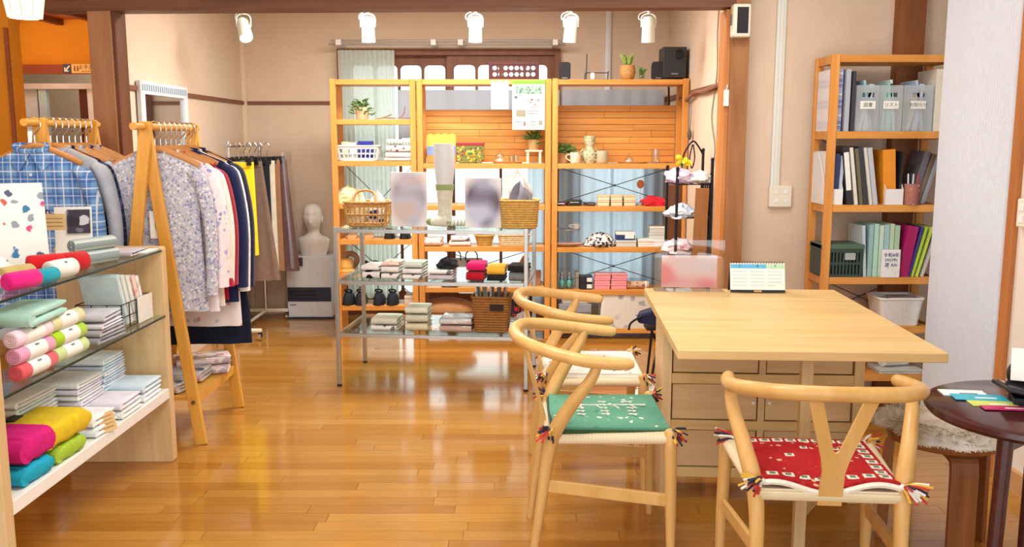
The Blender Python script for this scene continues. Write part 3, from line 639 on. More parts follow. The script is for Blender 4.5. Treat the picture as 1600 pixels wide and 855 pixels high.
# ------------------------------------------------------------ garments
def ringpts(hw, ht, z, n=32, ph=0., am=0., k=7, cx=0, cy=0, e=.65):
    out = []
    for j in range(n):
        a = 2*pi*j/n; c, s = cos(a), sin(a)
        x = hw*math.copysign(abs(c)**e, c); r = 1+am*sin(k*a+ph)
        out.append(V((cx+x, cy+ht*s*r, z)))
    return out
BUT = plain('shirt_button', (230, 226, 216), .4)
def garment(label, cat, loc, mat, w=.42, L=.66, sleeve=.5, t=.032, flare=1.05, collar='round', cmat=None, name='shirt', group=None, swing=.0, placket=False, rz=0, trim=None):
    """hangs from z=0 (neck) down; shoulders along x"""
    T = thing(name, label, cat, loc, rz, group); h = w/2; ph = random.random()*6
    prof = [(-L, h*flare, t*1.25, .3), (-L*.8, h*flare*.98, t*1.2, .25), (-L*.6, h*.95, t*1.1, .2), (-L*.42, h*.93, t*1.05, .15), (-.22, h*.95, t, .08), (-.13, h*.98, t*.95, .03), (-.075, h*.96, t*.85, 0), (-.05, h*.82, t*.75, 0), (-.025, h*.55, t*.72, 0), (0, h*.3, t*.7, 0)]
    MB().loft([ringpts(a, b, z, 36, ph+z*3, am) for z, a, b, am in prof]).obj('body', mat, T, smooth=True)
    if sleeve:
        for s in (-1, 1):
            pts = bez([(s*(h-.045), 0, -.075), (s*(h+.0), -.004, -.13), (s*(h+.035), -.01+swing, -.13-sleeve*.4), (s*(h+.03), -.02+swing*1.5, -.1-sleeve)], 5)
            n = len(pts); rr = [.028+.018*min(1, i/4)-.014*i/n for i in range(n)]
            o = MB().tube(pts, rr, 12, flat=.75).obj('sleeve', mat, T, smooth=True)
            e = pts[-1]; MB().tube([e+V((0, 0, .035)), e-V((0, 0, .004))], [rr[-1]*1.03, rr[-1]*1.06], 12, flat=.75).obj('cuff', trim or mat, o, smooth=True)
    cm = cmat or mat
    if collar == 'round':
        MB().tube([(h*.3*cos(a), t*.75*sin(a)-.002, .004-.03*max(0, -sin(a))) for a in [2*pi*i/16 for i in range(16)]], .007, 6, True).obj('neckline', trim or cm, T, smooth=True)
    else:
        o = MB().tube([(h*.3*cos(a), t*.8*sin(a), .016-.02*max(0, -sin(a))) for a in [2*pi*i/16 for i in range(16)]], .012, 6, True, flat=1.6).obj('collar', cm, T, smooth=True)
        for s in (-1, 1):
            b = MB(); P = [(0, -t*.9-.006, -.012), (s*.062, -t*.78, .02), (s*.085, -t*.95, -.05), (s*.045, -t*1.0-.012, -.088)]
            b.add([V(p) for p in P]+[V(p)+V((0, .006, .001)) for p in P], [(0, 1, 2, 3), (7, 6, 5, 4), (0, 4, 5, 1), (1, 5, 6, 2), (2, 6, 7, 3), (3, 7, 4, 0)]); b.obj('collar_point', cm, T)
    if placket:
        q = MB().b2((-.016, -t*1.32-.003, -L+.03), (.016, -t*.8, -.06)).obj('placket', cm, T)
        for i in range(6): MB().lathe([(.006, 0), (.006, .003)], n=8).obj('button', BUT, q, (0, -t*1.32-.002, -.1-i*.085), rot=(pi/2, 0, 0))
    return T
HWOOD = wood('hanger_wood', (206, 150, 92), (184, 124, 66), 'x', .4, 5, 8)
def make_hanger(label, group, loc, H, zc, wd=.38, wm=HWOOD):
    """H = rail height, zc = top of hanger arms"""
    T = thing('coat_hanger', label, 'hanger', (loc[0], loc[1], zc), 0, group); up = H-zc
    hk = [(0, 0, 0), (0, 0, up*.45), (.018, 0, up*.66), (.028, 0, up*.9), (.02, 0, up+.017), (0, 0, up+.023), (-.02, 0, up+.015), (-.024, 0, up-.004)]
    MB().tube(bez(hk, 4), .003, 6).obj('hook', CHROME, T, smooth=True)
    MB().tube(bez([(-wd/2, 0, -.075), (-wd/4, 0, -.03), (0, 0, 0), (wd/4, 0, -.03), (wd/2, 0, -.075)], 4), .013, 8, flat=.55, up=(0, 1, 0)).obj('arms', wm, T, smooth=True)
    return T
FL1 = blobs('paisley_lavender', (192, 192, 204), [(146, 146, 184), (220, 218, 222), (168, 164, 188), (184, 190, 198), (228, 226, 226), (140, 148, 178)], 85, .46)
FL2 = blobs('floral_pink', (238, 226, 228), [(150, 148, 200), (232, 200, 206), (240, 232, 232), (186, 180, 214), (236, 222, 226)], 38, .4)
FL3 = blobs('floral_pale', (236, 230, 228), [(224, 150, 168), (238, 232, 230), (196, 200, 210), (234, 226, 222)], 30, .3)
PLB = plaid('plaid_blue', (112, 156, 206), (52, 96, 170), (226, 234, 242)); PLN = plaid('plaid_navy', (44, 54, 84), (24, 30, 56), (96, 110, 150), .8)
GA = 'clothes on the A frame rack beside the display case'; GB = 'clothes on the A frame rack behind the display case'
NAVY = cloth('navy_knit', (34, 42, 82)); 
XA, HA = -1.575, 1.425
la = [('lavender and grey paisley blouse hanging at the front of its rack', FL1, .44, .70, .52, 'round', None),
      ('pale pink floral blouse hanging right behind the paisley one', FL2, .43, .72, .5, 'round', None),
      ('cream blouse with crimson edge hanging among the floral ones', cloth('cream_cotton', (236, 230, 216)), .43, .70, .5, 'round', cloth('crimson_cotton', (176, 30, 52))),
      ('crimson cardigan between the cream blouse and navy cardigan', cloth('crimson_knit', (160, 26, 48)), .43, .68, .5, 'round', None),
      ('navy knit cardigan hanging in the middle of its rack', NAVY, .45, .72, .54, 'round', None),
      ('white blouse with faint pink flowers behind the navy cardigan', FL3, .44, .84, .56, 'round', None),
      ('dark navy long dress hanging behind the pink flowered blouse', cloth('dark_navy', (24, 32, 52)), .45, .95, .56, 'round', None),
      ('soft pink blouse hanging last on its rack', cloth('soft_pink', (226, 190, 190)), .42, .7, .5, 'round', None)]
for i, (lb, m, w, L, sl, co, tr) in enumerate(la):
    y = 3.965+i*.062; garment(lb, 'blouse', (XA+random.uniform(-.01, .01)+(.03 if i else -.01), y, 1.315+random.uniform(-.012, .008)), m, w, L, sl, .021, 1.02+(.1 if L > .9 else 0), co, name='blouse' if 'dress' not in lb else 'dress', group=GA, trim=tr, rz=R(random.uniform(-4, 4)))
for i in range(8): make_hanger('wooden hanger with steel hook holding the %s' % ('paisley blouse', 'pale pink floral blouse', 'cream blouse with crimson edge', 'crimson cardigan', 'navy knit cardigan', 'white blouse with pink flowers', 'dark navy long dress', 'soft pink blouse')[i], 'hangers on the right A frame rack', (XA+.012, 3.965+i*.062, 0), HA, 1.332)
XB, HB = -2.0, 1.44
lb_ = [('blue checked shirt with pointed collar at the front of its rack', PLB, 'point', .46, .78, True), ('pale grey blue shirt hanging behind the checked one', cloth('grey_blue', (176, 184, 198)), 'round', .44, .72, False),
       ('dark navy checked shirt third on its rack', PLN, 'round', .45, .72, False), ('light blue shirt hanging fourth on its rack', cloth('light_blue', (176, 194, 216)), 'round', .44, .7, False),
       ('mid grey cardigan hanging fifth on its rack', cloth('mid_grey', (120, 122, 130)), 'round', .45, .72, False), ('royal navy cardigan hanging sixth on its rack', cloth('royal_navy', (44, 50, 104)), 'round', .45, .72, False),
       ('pale grey blouse hanging seventh on its rack', cloth('pale_grey', (182, 188, 198)), 'round', .45, .72, False), ('speckled charcoal blouse hanging last by the dark post', blobs('speckle', (60, 62, 74), [(150, 150, 160), (60, 62, 74), (40, 42, 54)], 70, .3), 'round', .45, .72, False)]
for i, (lb, m, co, w, L, pk) in enumerate(lb_):
    y = 3.775 if i == 0 else 3.85+i*.055; garment(lb, 'shirt', (XB+random.uniform(-.01, .01)+(-.01 if i == 0 else .02), y, 1.335-(.0 if i else .01)), m, w-.02, L, .5, .019, 1.02, co, placket=pk, group=GB, rz=R(random.uniform(-3, 3)))
for i in range(8): make_hanger('wooden hanger with steel hook holding the %s' % ('blue checked shirt', 'pale grey blue shirt', 'dark navy checked shirt', 'light blue shirt', 'mid grey cardigan', 'royal navy cardigan', 'pale grey blouse', 'speckled charcoal blouse')[i], 'hangers on the left A frame rack', (XB+.012, 3.775 if i == 0 else 3.85+i*.055, 0), HB, 1.345)
# price tags on the paisley blouse
tg = thing('swing_tag', 'cream swing tag with green sprig on the paisley blouse', 'tag', (-1.56, 3.918, 1.0)); MB().b2((-.028, -.001, -.06), (.028, .001, .06)).obj('card', PAPER, tg); MB().ell((.006, -.002, 0), (.012, .001, .03), 8, 6).obj('sprig', cloth('sprig_green', (140, 180, 130)), tg); MB().tube([(0, 0, .06), (.005, .004, .15)], .0012, 5).obj('string', KRAFT, tg)
# folded packs on the rack shelf
PK1 = blobs('pack_print_grey', (206, 206, 210), [(120, 128, 150), (226, 222, 220), (170, 172, 184), (214, 180, 180)], 18, .4); PK2 = blobs('pack_print_pink', (232, 214, 210), [(204, 120, 130), (238, 230, 222), (220, 196, 150), (180, 170, 180)], 22, .4)
FILM = clear('cellophane', (.98, .98, .98), .35, .12)
def soft(name, label, cat, loc, d, mat, rz=0, group=None, layers=2, gap=.0012, film=False, r=.35, sag=.0):
    """folded textile: rounded layers that meet in a fold at the front edge"""
    T = thing(name, label, cat, loc, rz, group); h = d[2]/layers; b = MB()
    for k in range(layers):
        z = k*h; q = 1-.012*k*((k % 2)*2-1); n = 22; rings = []
        for i in range(9):
            u = i/8*2-1; e = max(.02, 1-abs(u)**10); y = u*d[1]/2
            hh = h/2*(.55+.45*e)*(1+.10*sin(i*2.1+k)); ww = d[0]/2*q*(.97+.03*e)
            ring = []
            for j in range(n):
                a = 2*pi*j/n; c, s = cos(a), sin(a)
                ring.append(V((ww*math.copysign(abs(c)**.22, c), y, z+h/2+(hh-gap)*math.copysign(abs(s)**.6, s)+sag*(1-u*u)*(1-c*c)*k/layers)))
            rings.append(ring)
        b.loft(rings)
    # fold: half round spine along the front long edge joining the layers
    b.tube([(-d[0]/2*.96, -d[1]/2+d[2]*.18, d[2]/2), (d[0]/2*.96, -d[1]/2+d[2]*.18, d[2]/2)], d[2]*.43, 12)
    b.obj('folded_cloth', mat, T, smooth=True)
    if film: MB().box((0, 0, d[2]/2), (d[0]*1.04, d[1]*1.04, d[2]*1.08)).obj('cellophane', FILM, T, bevel=d[2]*.3, seg=3)
    return T
for i, (x, y, m, h, lb) in enumerate([(-.05, -.14, PK1, .05, 'grey patterned folded cloth in cellophane at the front of the rack shelf'), (-.03, .03, PK1, .06, 'grey patterned folded cloth in cellophane in the middle of the rack shelf'), (.03, .17, PK2, .045, 'pink patterned folded cloth in cellophane at the far end of the rack shelf'), (.03, .17, PK2, .04, 'pink patterned folded cloth lying on top of another pink one')]):
    soft('folded_pack', lb, 'cloth', (XA+x, 4.185+y, .2235+(.047 if i == 3 else 0)), (.26, .15, h), m, R(12*(i-1)), 'folded packs on the rack shelf', 3, film=True)
# ---- metal rack with trousers and skirts
MR = thing('garment_rack', 'white metal garment rack on castors in the far left corner', 'clothes rack', (-1.89, 6.35, 0))
CREAMM = plain('cream_metal', (232, 224, 204), .4, .1)
for y in (-.32, .42):
    f = MB().tube([(-.17, y, .07), (.17, y, .07)], .016, 10).obj('foot_bar', CREAMM, MR, smooth=True)
    for x in (-.15, .16):
        MB().tube([(x-.008, y, .026), (x+.008, y, .026)], .026, 14).obj('castor', CHROME, f, smooth=True); MB().b2((x-.012, y-.012, .028), (x+.012, y+.012, .062)).obj('castor_fork', BLACKM, f)
    MB().tube([(0, y, .07), (0, y, 1.36)], .013, 10).obj('upright', CHROME, MR, smooth=True)
MB().tube([(0, -.32, .07), (0, .42, .07)], .012, 10).obj('base_bar', CREAMM, MR, smooth=True)
MB().tube([(0, -.36, 1.33), (0, .46, 1.33)], .013, 10).obj('rail', CHROME, MR, smooth=True)
def bottoms(label, cat, y, mat, wt, wb, L, x=-1.85, name='skirt', top=1.17, split=False, film=False, t=.028):
    T = thing(name, label, cat, (x-.045, y, top+.05), R(random.uniform(-5, 5)), 'skirts and trousers on the metal rack'); ph = random.random()*6
    if split:
        for s in (-1, 1): MB().loft([ringpts((wt+(wb-wt)*k/6)*.25, t*(.8+.05*k), -.22-(L-.22)*k/6, 20, ph, .1, 5, s*(wt*.25+k*.003)) for k in range(7)][::-1]).obj('trouser_leg', mat, T, smooth=True)
        MB().loft([ringpts(wt/2, t, z, 30, ph, .06) for z in (-.24, -.12, 0)]).obj('hip', mat, T, smooth=True)
    else: MB().loft([ringpts((wt+(wb-wt)*(k/7))/2, t*(.7+.12*k), -L*k/7, 40, ph, .05+.04*k, 8) for k in range(8)][::-1]).obj('cloth', mat, T, smooth=True)
    MB().loft([ringpts(wt/2*1.01, t*1.02, z, 30) for z in (-.035, .002)]).obj('waistband', mat, T, smooth=True)
    g = MB().tube([(-wt*.45, 0, .02), (wt*.45, 0, .02)], .006, 8).obj('clip_hanger', BLACK, T)
    for s in (-1, 1): MB().b2((s*wt*.38-.014, -t-.006, -.02), (s*wt*.38+.014, t+.006, .03)).obj('clip', BLACK, g)
    MB().tube(bez([(0, 0, .02), (0, 0, .06), (.02, 0, .1), (.0, 0, .13), (-.02, 0, .11)], 4), .003, 6).obj('hook', CHROME, g)
    if film: MB().loft([ringpts(wt*.62+k*.012, t*1.6, .06-(L+.04)*k/5, 24, 1, .12, 6) for k in range(6)][::-1]).obj('plastic_cover', FILM, T, smooth=True)
YEL = blobs('yellow_floral', (246, 214, 42), [(250, 226, 110), (244, 208, 36), (246, 216, 60)], 26, .25)
bottoms('bright yellow skirt at the near end of the metal rack', 'skirt', 5.99, YEL, .19, .21, .62, x=-1.765)
bottoms('faded blue denim trousers behind the yellow skirt', 'trousers', 6.10, cloth('denim', (134, 158, 190)), .26, .2, .62, name='trousers', split=True, x=-1.83)
bottoms('taupe brown flared skirt on the metal rack', 'skirt', 6.20, cloth('taupe', (128, 104, 90)), .26, .46, .82, x=-1.8)
bottoms('black trousers behind the taupe skirt', 'trousers', 6.30, cloth('black_cotton', (36, 38, 46)), .28, .22, .7, name='trousers', split=True, x=-1.79)
bottoms('cream trousers with black clips on the metal rack', 'trousers', 6.40, cloth('cream_linen', (226, 218, 196)), .28, .22, .78, name='trousers', split=True, x=-1.78)
bottoms('tan brown trousers near the far end of the metal rack', 'trousers', 6.50, cloth('tan_cotton', (172, 124, 88)), .28, .24, .8, name='trousers', split=True, x=-1.77)
bottoms('mauve brown long skirt in a clear plastic cover, last on the metal rack', 'skirt', 6.62, cloth('mauve_brown', (124, 94, 92)), .28, .42, .82, x=-1.75, film=True)
# ------------------------------------------------------------ goods on the shelves
def X(px, Y, z): return (px-800)/FPX*(Y*cos(PITCH)-(z-CH)*sin(PITCH))
def wbox(name, label, cat, loc, d, mat, lid=None, rz=0, group=None, lm=None, lh=.35, bevel=.003, band=None):
    """box with its lid and an optional paper band"""
    T = thing(name, label, cat, loc, rz, group); w, dp, h = d; hl = h*lh if lm else 0
    MB().b2((-w/2, -dp/2, 0), (w/2, dp/2, h-hl)).obj('body', mat, T, bevel=bevel)
    if lm: MB().b2((-w/2-.002, -dp/2-.002, h-hl+.0005), (w/2+.002, dp/2+.002, h)).obj('lid', lm, T, bevel=bevel)
    if band: MB().b2((-w/2*band[0], -dp/2-.0035, h*.2), (w/2*band[1], -dp/2-.0005, h*.8)).obj('paper_label', band[2], T)
    return T
def mug(label, loc, r, h, mat, rz=0):
    T = thing('mug', label, 'mug', loc, rz)
    MB().lathe([(r*.85, 0), (r, .006), (r, h), (r-.004, h), (r-.006, .008), (.001, .008)], n=20).obj('cup', mat, T, smooth=True)
    MB().tube(bez([(-r+.003, 0, h*.8), (-r-.022, 0, h*.75), (-r-.026, 0, h*.45), (-r+.003, 0, h*.2)], 5), .005, 8).obj('handle', mat, T, smooth=True); return T
LEAF = plain('leaf_green', (92, 128, 58), .6, var=.25, scale=60); LEAF2 = plain('leaf_pale', (158, 180, 92), .6, var=.2, scale=60); SOIL = plain('soil', (66, 50, 38), .95, var=.2)
def foliage(parent, mat, n, r, h, ll=.04, lw=.012, z0=0, up=.5, trail=0, blade=False):
    b = MB()
    for i in range(n):
        a = random.random()*6.283; q = random.random()**.6*r; zz = z0+random.random()*h*(1-q/r*.5)
        if trail and random.random() < trail: zz = z0-random.random()*h*.8; q = r*(.9+.3*random.random())
        p = V((q*cos(a), q*sin(a), zz)); d = V((cos(a)*(1-up), sin(a)*(1-up), up*random.uniform(.3, 1.2))).normalized()
        if blade: p = V((q*.5*cos(a), q*.5*sin(a), z0)); d = V((cos(a)*.35, sin(a)*.35, 1)).normalized()
        s = d.cross(V((0, 0, 1))); s = s.normalized() if s.length > .01 else V((1, 0, 0)); L = ll*random.uniform(.7, 1.3); nn = s.cross(d)*.003
        P = [p, p+d*L*.45+s*lw, p+d*L+V((0, 0, -L*.15)), p+d*L*.45-s*lw]
        b.add([x+nn for x in P]+[x-nn for x in P], [(0, 1, 2, 3), (7, 6, 5, 4), (0, 4, 5, 1), (1, 5, 6, 2), (2, 6, 7, 3), (3, 7, 4, 0)])
        if not blade: b.tube([(p.x*.2, p.y*.2, z0-.01), p], .0012, 4)
    o = b.obj('foliage', mat, parent); o['kind'] = 'stuff'; return o
def pot_plant(name, label, loc, pr, ph, potm, prof=None, **k):
    T = thing(name, label, 'plant', loc); MB().lathe(prof or [(pr*.75, 0), (pr*.8, .003), (pr, ph), (pr*.9, ph), (pr*.86, ph-.012), (.001, ph-.014)], n=18).obj('pot', potm, T, smooth=True)
    MB().lathe([(pr*.72, ph-.016), (.001, ph-.011)], n=14).obj('soil', SOIL, T); m = k.pop('mat', LEAF); foliage(T, m, z0=ph-.005, **k); return T
def basket(name, label, loc, w, d, h, mat, rz=0, taper=.84, rows=10, slots=False, handle=False, r=.25, fluff=.003, cat='basket', win=False):
    T = thing(name, label, cat, loc, rz); rr = r*min(w, d)
    def ring(z, off): k = taper+(1-taper)*z/h; return [V((x, y, z)) for x, y in rrect(w*k+2*off, d*k+2*off, max(.004, rr*k+off), 5)]
    if not slots:
        rings = [ring(h*i/(rows*2), fluff*(1 if i % 2 else -1)) for i in range(rows*2+1)]
        rings += [ring(h*(1-i/6)+(.006 if i == 6 else 0), -.009) for i in range(7)]
        MB().loft(rings).obj('woven_wall', mat, T, smooth=True)
    else:
        for a, c in ((0, .2), (.44, .54), (.8, 1.0)):
            n = max(2, int(rows*(c-a))); MB().loft([ring(h*(a+(c-a)*i/(2*n)), fluff*(1 if i % 2 else -1)) for i in range(2*n+1)]+[ring(h*(c-(c-a)*i/2), -.008) for i in range(3)], a == 0).obj('woven_band', mat, T, smooth=True)
        base_ = ring(0, -.002); top = ring(h, -.002); n = len(base_); b = MB()
        per = []
        for i in range(4):
            sx = [(-1, -1, 1, -1), (1, -1, 1, 1), (1, 1, -1, 1), (-1, 1, -1, -1)][i]
            for q in range(9 if i % 2 == 0 else 6):
                u = (q+.5)/(9 if i % 2 == 0 else 6); x = sx[0]+(sx[2]-sx[0])*u; y = sx[1]+(sx[3]-sx[1])*u
                MB().tube([(x*w*.5*(taper+.02)*.985, y*d*.5*(taper+.02)*.985, h*.05), (x*w*.5*.97, y*d*.5*.97, h*.9)], .004, 6).obj('stake', mat, T)
    rim = ring(h, 0); MB().tube(rim, .006, 8, True).obj('rim', mat, T, smooth=True)
    if handle: MB().tube(bez([(-w*.28, -d*.48, h), (-w*.2, -d*.3, h+.05), (0, -d*.25, h+.065), (w*.2, -d*.3, h+.05), (w*.28, -d*.48, h)], 6), .007, 8).obj('handle', mat, T, smooth=True)
    return T
def crumple(name, label, cat, loc, d, mat, rz=0, group=None, seed=0, rough=.42, extra=None):
    """soft heap of cloth: noisy dome"""
    T = thing(name, label, cat, loc, rz, group); rings = []
    for k in range(9):
        ring = []
        for j in range(28):
            a = 2*pi*j/28; q = (1-(k/8)**2.6)**.55 if k else .95; n = mnoise.noise(V((cos(a)*1.6+seed, sin(a)*1.6, k*.35+seed)))+.7*mnoise.noise(V((cos(a)*4+seed, sin(a)*4, k*.8+seed)))
            rr = max(.02, q)*(1+rough*n); c, s = cos(a), sin(a)
            ring.append(V((d[0]/2*rr*math.copysign(abs(c)**.75, c), d[1]/2*rr*math.copysign(abs(s)**.75, s), max(0, d[2]*(k/8)*(1+rough*(.8*mnoise.noise(V((c*2+seed, s*2, 5)))+.6*mnoise.noise(V((c*5+seed, s*5, k*.5)))))))))
        rings.append(ring)
    MB().loft(rings).obj('cloth', mat, T, smooth=True)
    if extra: extra(T)
    return T
def shoe(name, label, loc, rz, L, mat, sole, h=.06, strap=None, cat='shoe', group=None, low=False):
    T = thing(name, label, cat, loc, rz, group); W = L*.38
    out = [(W/2*(.62+.38*sin(pi*min(1, (u+.15))**1.1))*(1 if 0 < u < 1 else .5), u) for u in [i/12 for i in range(13)]]
    poly = [(a, (u-.5)*L) for a, u in out]+[(-a, (u-.5)*L) for a, u in reversed(out)]
    MB().prism(poly, 0, .014, 'z').obj('sole', sole, T)
    rings = []
    for i in range(9):
        u = i/8; y = (u-.5)*L*.97; hw = W/2*(.6+.4*sin(pi*min(1, u+.15)**1.1))*.95*(.6 if i in (0, 8) else 1); hh = (h*(1-.55*u) if not low else h*(.1 if u < .45 else sin(pi*(u-.4)/.65)))*(.5 if i in (0, 8) else 1)
        rings.append([V((hw*cos(pi*j/8), y, .0145+max(.004, hh)*sin(pi*j/8)**.7)) for j in range(9)]+[V((hw*.9*cos(pi-pi*j/8), y, .0142) ) for j in range(1, 8)])
    MB().loft(rings).obj('upper', mat, T, smooth=True)
    if not low: MB().tube([(W*.28*cos(a), -L*.22+L*.2*sin(a), .016+h*(.92-.2*sin(a))) for a in [2*pi*i/14 for i in range(14)]], .006, 6, True).obj('collar', strap or mat, T, smooth=True)
    return T
ST_ = lambda z: z+.0145
SP = 6.2
# -- on top of the shelves
zt_ = ST_(1.752)
def holed(cols, rows, w, h, r, th):
    b = MB(); cw, chh = w/cols, h/rows; n = 16
    for i in range(cols):
        for j in range(rows):
            cx, cz = -w/2+cw*(i+.5), chh*(j+.5)
            def sq(a): c, s = cos(a), sin(a); m = max(abs(c)/(cw/2), abs(s)/(chh/2)); return (c/m, s/m)
            A = [2*pi*k/n+pi/n for k in range(n)]
            A = [math.atan2(chh*s, cw*c) if False else a for a, c, s in [(a, 0, 0) for a in A]]
            cor = math.atan2(chh, cw); A = sorted(set([round(x % (2*pi), 5) for x in A+[cor, pi-cor, pi+cor, -cor]])); m = len(A)
            vs = []
            for y in (-th/2, th/2):
                for a in A: x, z = sq(a); vs.append((cx+x, y, cz+z))
                for a in A: vs.append((cx+r*cos(a), y, cz+r*sin(a)))
            fs = []
            for k in range(m):
                l = (k+1) % m; fs += [(k, l, m+l, m+k), (2*m+k, 3*m+k, 3*m+l, 2*m+l), (m+k, m+l, 3*m+l, 3*m+k)]
            b.add(vs, fs)
    return b
T = thing('perforated_rack', 'dark red wooden rack with two rows of round holes on the shelf top', 'rack', (X(803, 6.25, 1.8), 6.25, zt_))
REDW = wood('red_lacquer_wood', (88, 36, 30), (66, 24, 20), 'x', .35, 4, 10)
holed(8, 2, .30, .085, .0145, .012).obj('perforated_board', REDW, T, (0, 0, .022))
MB().b2((-.172, -.012, 0), (.172, .012, .0215)).obj('lower_rail', REDW, T); MB().b2((-.172, -.012, .1075), (.172, .012, .128)).obj('upper_rail', REDW, T)
for s in (-1, 1): MB().b2((s*.161-.011, -.01, .0215), (s*.161+.011, .01, .1075)).obj('end_piece', REDW, T)
SPK = plain('speaker_grille', (44, 42, 46), .8, var=.2, scale=300)
def sat(label, px, w, h):
    T = thing('desktop_speaker', label, 'speaker', (X(px, SP, zt_), SP, zt_), 0, 'small desktop speakers')
    MB().loft([[V((x*k, -.03, z*k2+h/2+.004)) for x, z in rrect(w, h, .018)] for k, k2 in ((1, 1),)]+[[V((x*.8, .06, z*.85+h/2+.004)) for x, z in rrect(w, h, .018)]]).obj('cabinet', BLACK, T, smooth=True)
    MB().loft([[V((x*.94, -.031, z*.95+h/2+.004)) for x, z in rrect(w, h, .018)], [V((x*.9, -.037, z*.93+h/2+.004)) for x, z in rrect(w, h, .018)]]).obj('grille', SPK, T); MB().b2((-.018, -.0385, .012), (.018, -.0365, .016)).obj('badge', STEEL, T)
    MB().b2((-w*.4, -.028, 0), (w*.4, .05, .006)).obj('foot', BLACK, T)
sat('small black speaker beside the window on the shelf top', 882, .078, .115); sat('small black speaker next to the subwoofer', 1027, .088, .118)
T = thing('subwoofer', 'black subwoofer box with round port on the shelf top', 'speaker', (X(1050, 6.22, zt_), 6.22, zt_))
MB().b2((-.078, -.09, .012), (.078, .1, .215)).obj('cabinet', plain('black_ash', (46, 46, 46), .5, var=.1), T, bevel=.004)
MB().lathe([(.032, 0), (.034, .004), (.026, .007), (.022, .001), (.0005, .001)], n=24).obj('port', BLACK, T, (.025, -.0905, .165), rot=(pi/2, 0, 0), smooth=True); MB().b2((-.022, -.0915, .036), (.022, -.0895, .042)).obj('badge', STEEL, T)
for x in (-.055, .055): MB().lathe([(.014, 0), (.014, .012)], n=12).obj('foot', BLACK, T, (x, -.06, 0)); MB().lathe([(.014, 0), (.014, .012)], n=12).obj('foot', BLACK, T, (x, .07, 0))
T = thing('wire_stand', 'thin black wire display stand on the shelf top', 'stand', (X(933, SP, zt_), SP, zt_))
for x, h in ((-.075, .175), (.07, .06), (-.085, .05)): MB().tube([(x, 0, .002), (x+.004, 0, h)], .0035, 6).obj('rod', BLACKM, T)
MB().tube([(-.075, 0, .05), (.075, 0, .05)], .003, 6).obj('rod', BLACKM, T); MB().tube([(-.085, -.04, .003), (.07, -.04, .003)], .003, 6).tube([(-.08, -.04, .003), (-.075, 0, .003)], .003, 6).tube([(.07, -.04, .003), (.07, 0, .003)], .003, 6).obj('base_rod', BLACKM, T); MB().b2((-.045, -.006, .003), (-.02, 0, .05)).obj('hanging_tag', PAPER, T)
WICK = plain('wicker', (196, 148, 88), .75, var=.22, scale=70, bmp=.8, bscale=160); WICKD = plain('wicker_dark', (152, 104, 48), .7, var=.22, scale=60, bmp=.8, bscale=150); WICKY = plain('wicker_gold', (206, 166, 88), .75, var=.2, scale=70, bmp=.8, bscale=160)
pot_plant('potted_plant', 'spiky plant in a woven straw pot on the shelf top', (X(980, SP, zt_), SP, zt_), .058, .1, WICK, [(.03, 0), (.045, .012), (.056, .05), (.05, .098), (.044, .1), (.042, .09), (.001, .088)], n=46, r=.045, h=.02, ll=.085, lw=.004, up=.8, mat=LEAF2, blade=True)
pot_plant('potted_plant', 'tiny sprig in a small glass on the shelf top', (X(1003, 6.17, zt_), 6.17, zt_), .022, .032, clear('glass_pot', (.94, .96, .95), .3), n=14, r=.014, h=.03, ll=.05, lw=.005, up=.8)
# papers hanging on the front edge
T = thing('hanging_note', 'handwritten note sheet hanging on the middle shelf front', 'note', (X(781, 6.07, 1.7), 6.0775, 1.572)); MB().b2((-.058, -.001, 0), (.058, .001, .187)).obj('sheet', plain('note_paper', (244, 236, 220), .8, var=.03), T)
for i in range(9):
    x = .04-i*.01; L = .09+.04*random.random(); MB().b2((x-.0016, -.0016, .17-L), (x+.0016, -.0011, .17)).obj('writing_line', plain('note_ink', (178, 150, 130), .8), T)
for x in (-.03, .025): MB().b2((x-.012, -.002, .175), (x+.012, -.0012, .19)).obj('tape', plain('green_tape', (150, 196, 90), .6), T)
T = thing('poster', 'white poster with green top and landscape picture hanging on the middle shelf', 'poster', (X(826, 6.07, 1.6), 6.0765, 1.435)); MB().b2((-.108, -.001, 0), (.108, .001, .322)).obj('sheet', plain('poster_paper', (248, 246, 228), .6, var=.02), T)
MB().b2((-.108, -.0018, .298), (.108, -.0011, .322)).obj('green_band', plain('poster_green', (118, 196, 60), .6), T)
def pic(a, c, m, n='picture'): MB().b2((a[0], -.0019, a[1]), (c[0], -.0012, c[1])).obj(n, m, T)
pic((-.085, .235), (.085, .285), blobs('poster_trees', (150, 176, 160), [(110, 140, 120), (180, 196, 180), (96, 126, 116)], 50, .45)); pic((-.095, .165), (.0, .232), blobs('poster_mountain', (226, 230, 240), [(110, 100, 120), (240, 240, 246), (180, 184, 200), (80, 76, 96)], 26, .5)); pic((.005, .155), (.07, .215), blobs('poster_photo', (240, 220, 210), [(190, 110, 100), (240, 226, 214), (120, 70, 60)], 60, .4)); pic((-.082, .085), (-.02, .13), plain('poster_grey', (146, 140, 116), .6))
for z, a, c in ((.145, .0, .06), (.12, -.01, .07), (.105, -.01, .06), (.05, -.09, -.05), (.035, -.09, -.05), (.05, .01, .05), (.03, .01, .05)): pic((a, z), (c, z+.005), GREYINK, 'print_line')
pic((-.035, .025), (-.018, .055), plain('poster_brown', (150, 120, 96), .6)); pic((.068, .03), (.092, .06), plain('poster_olive', (150, 146, 130), .6))
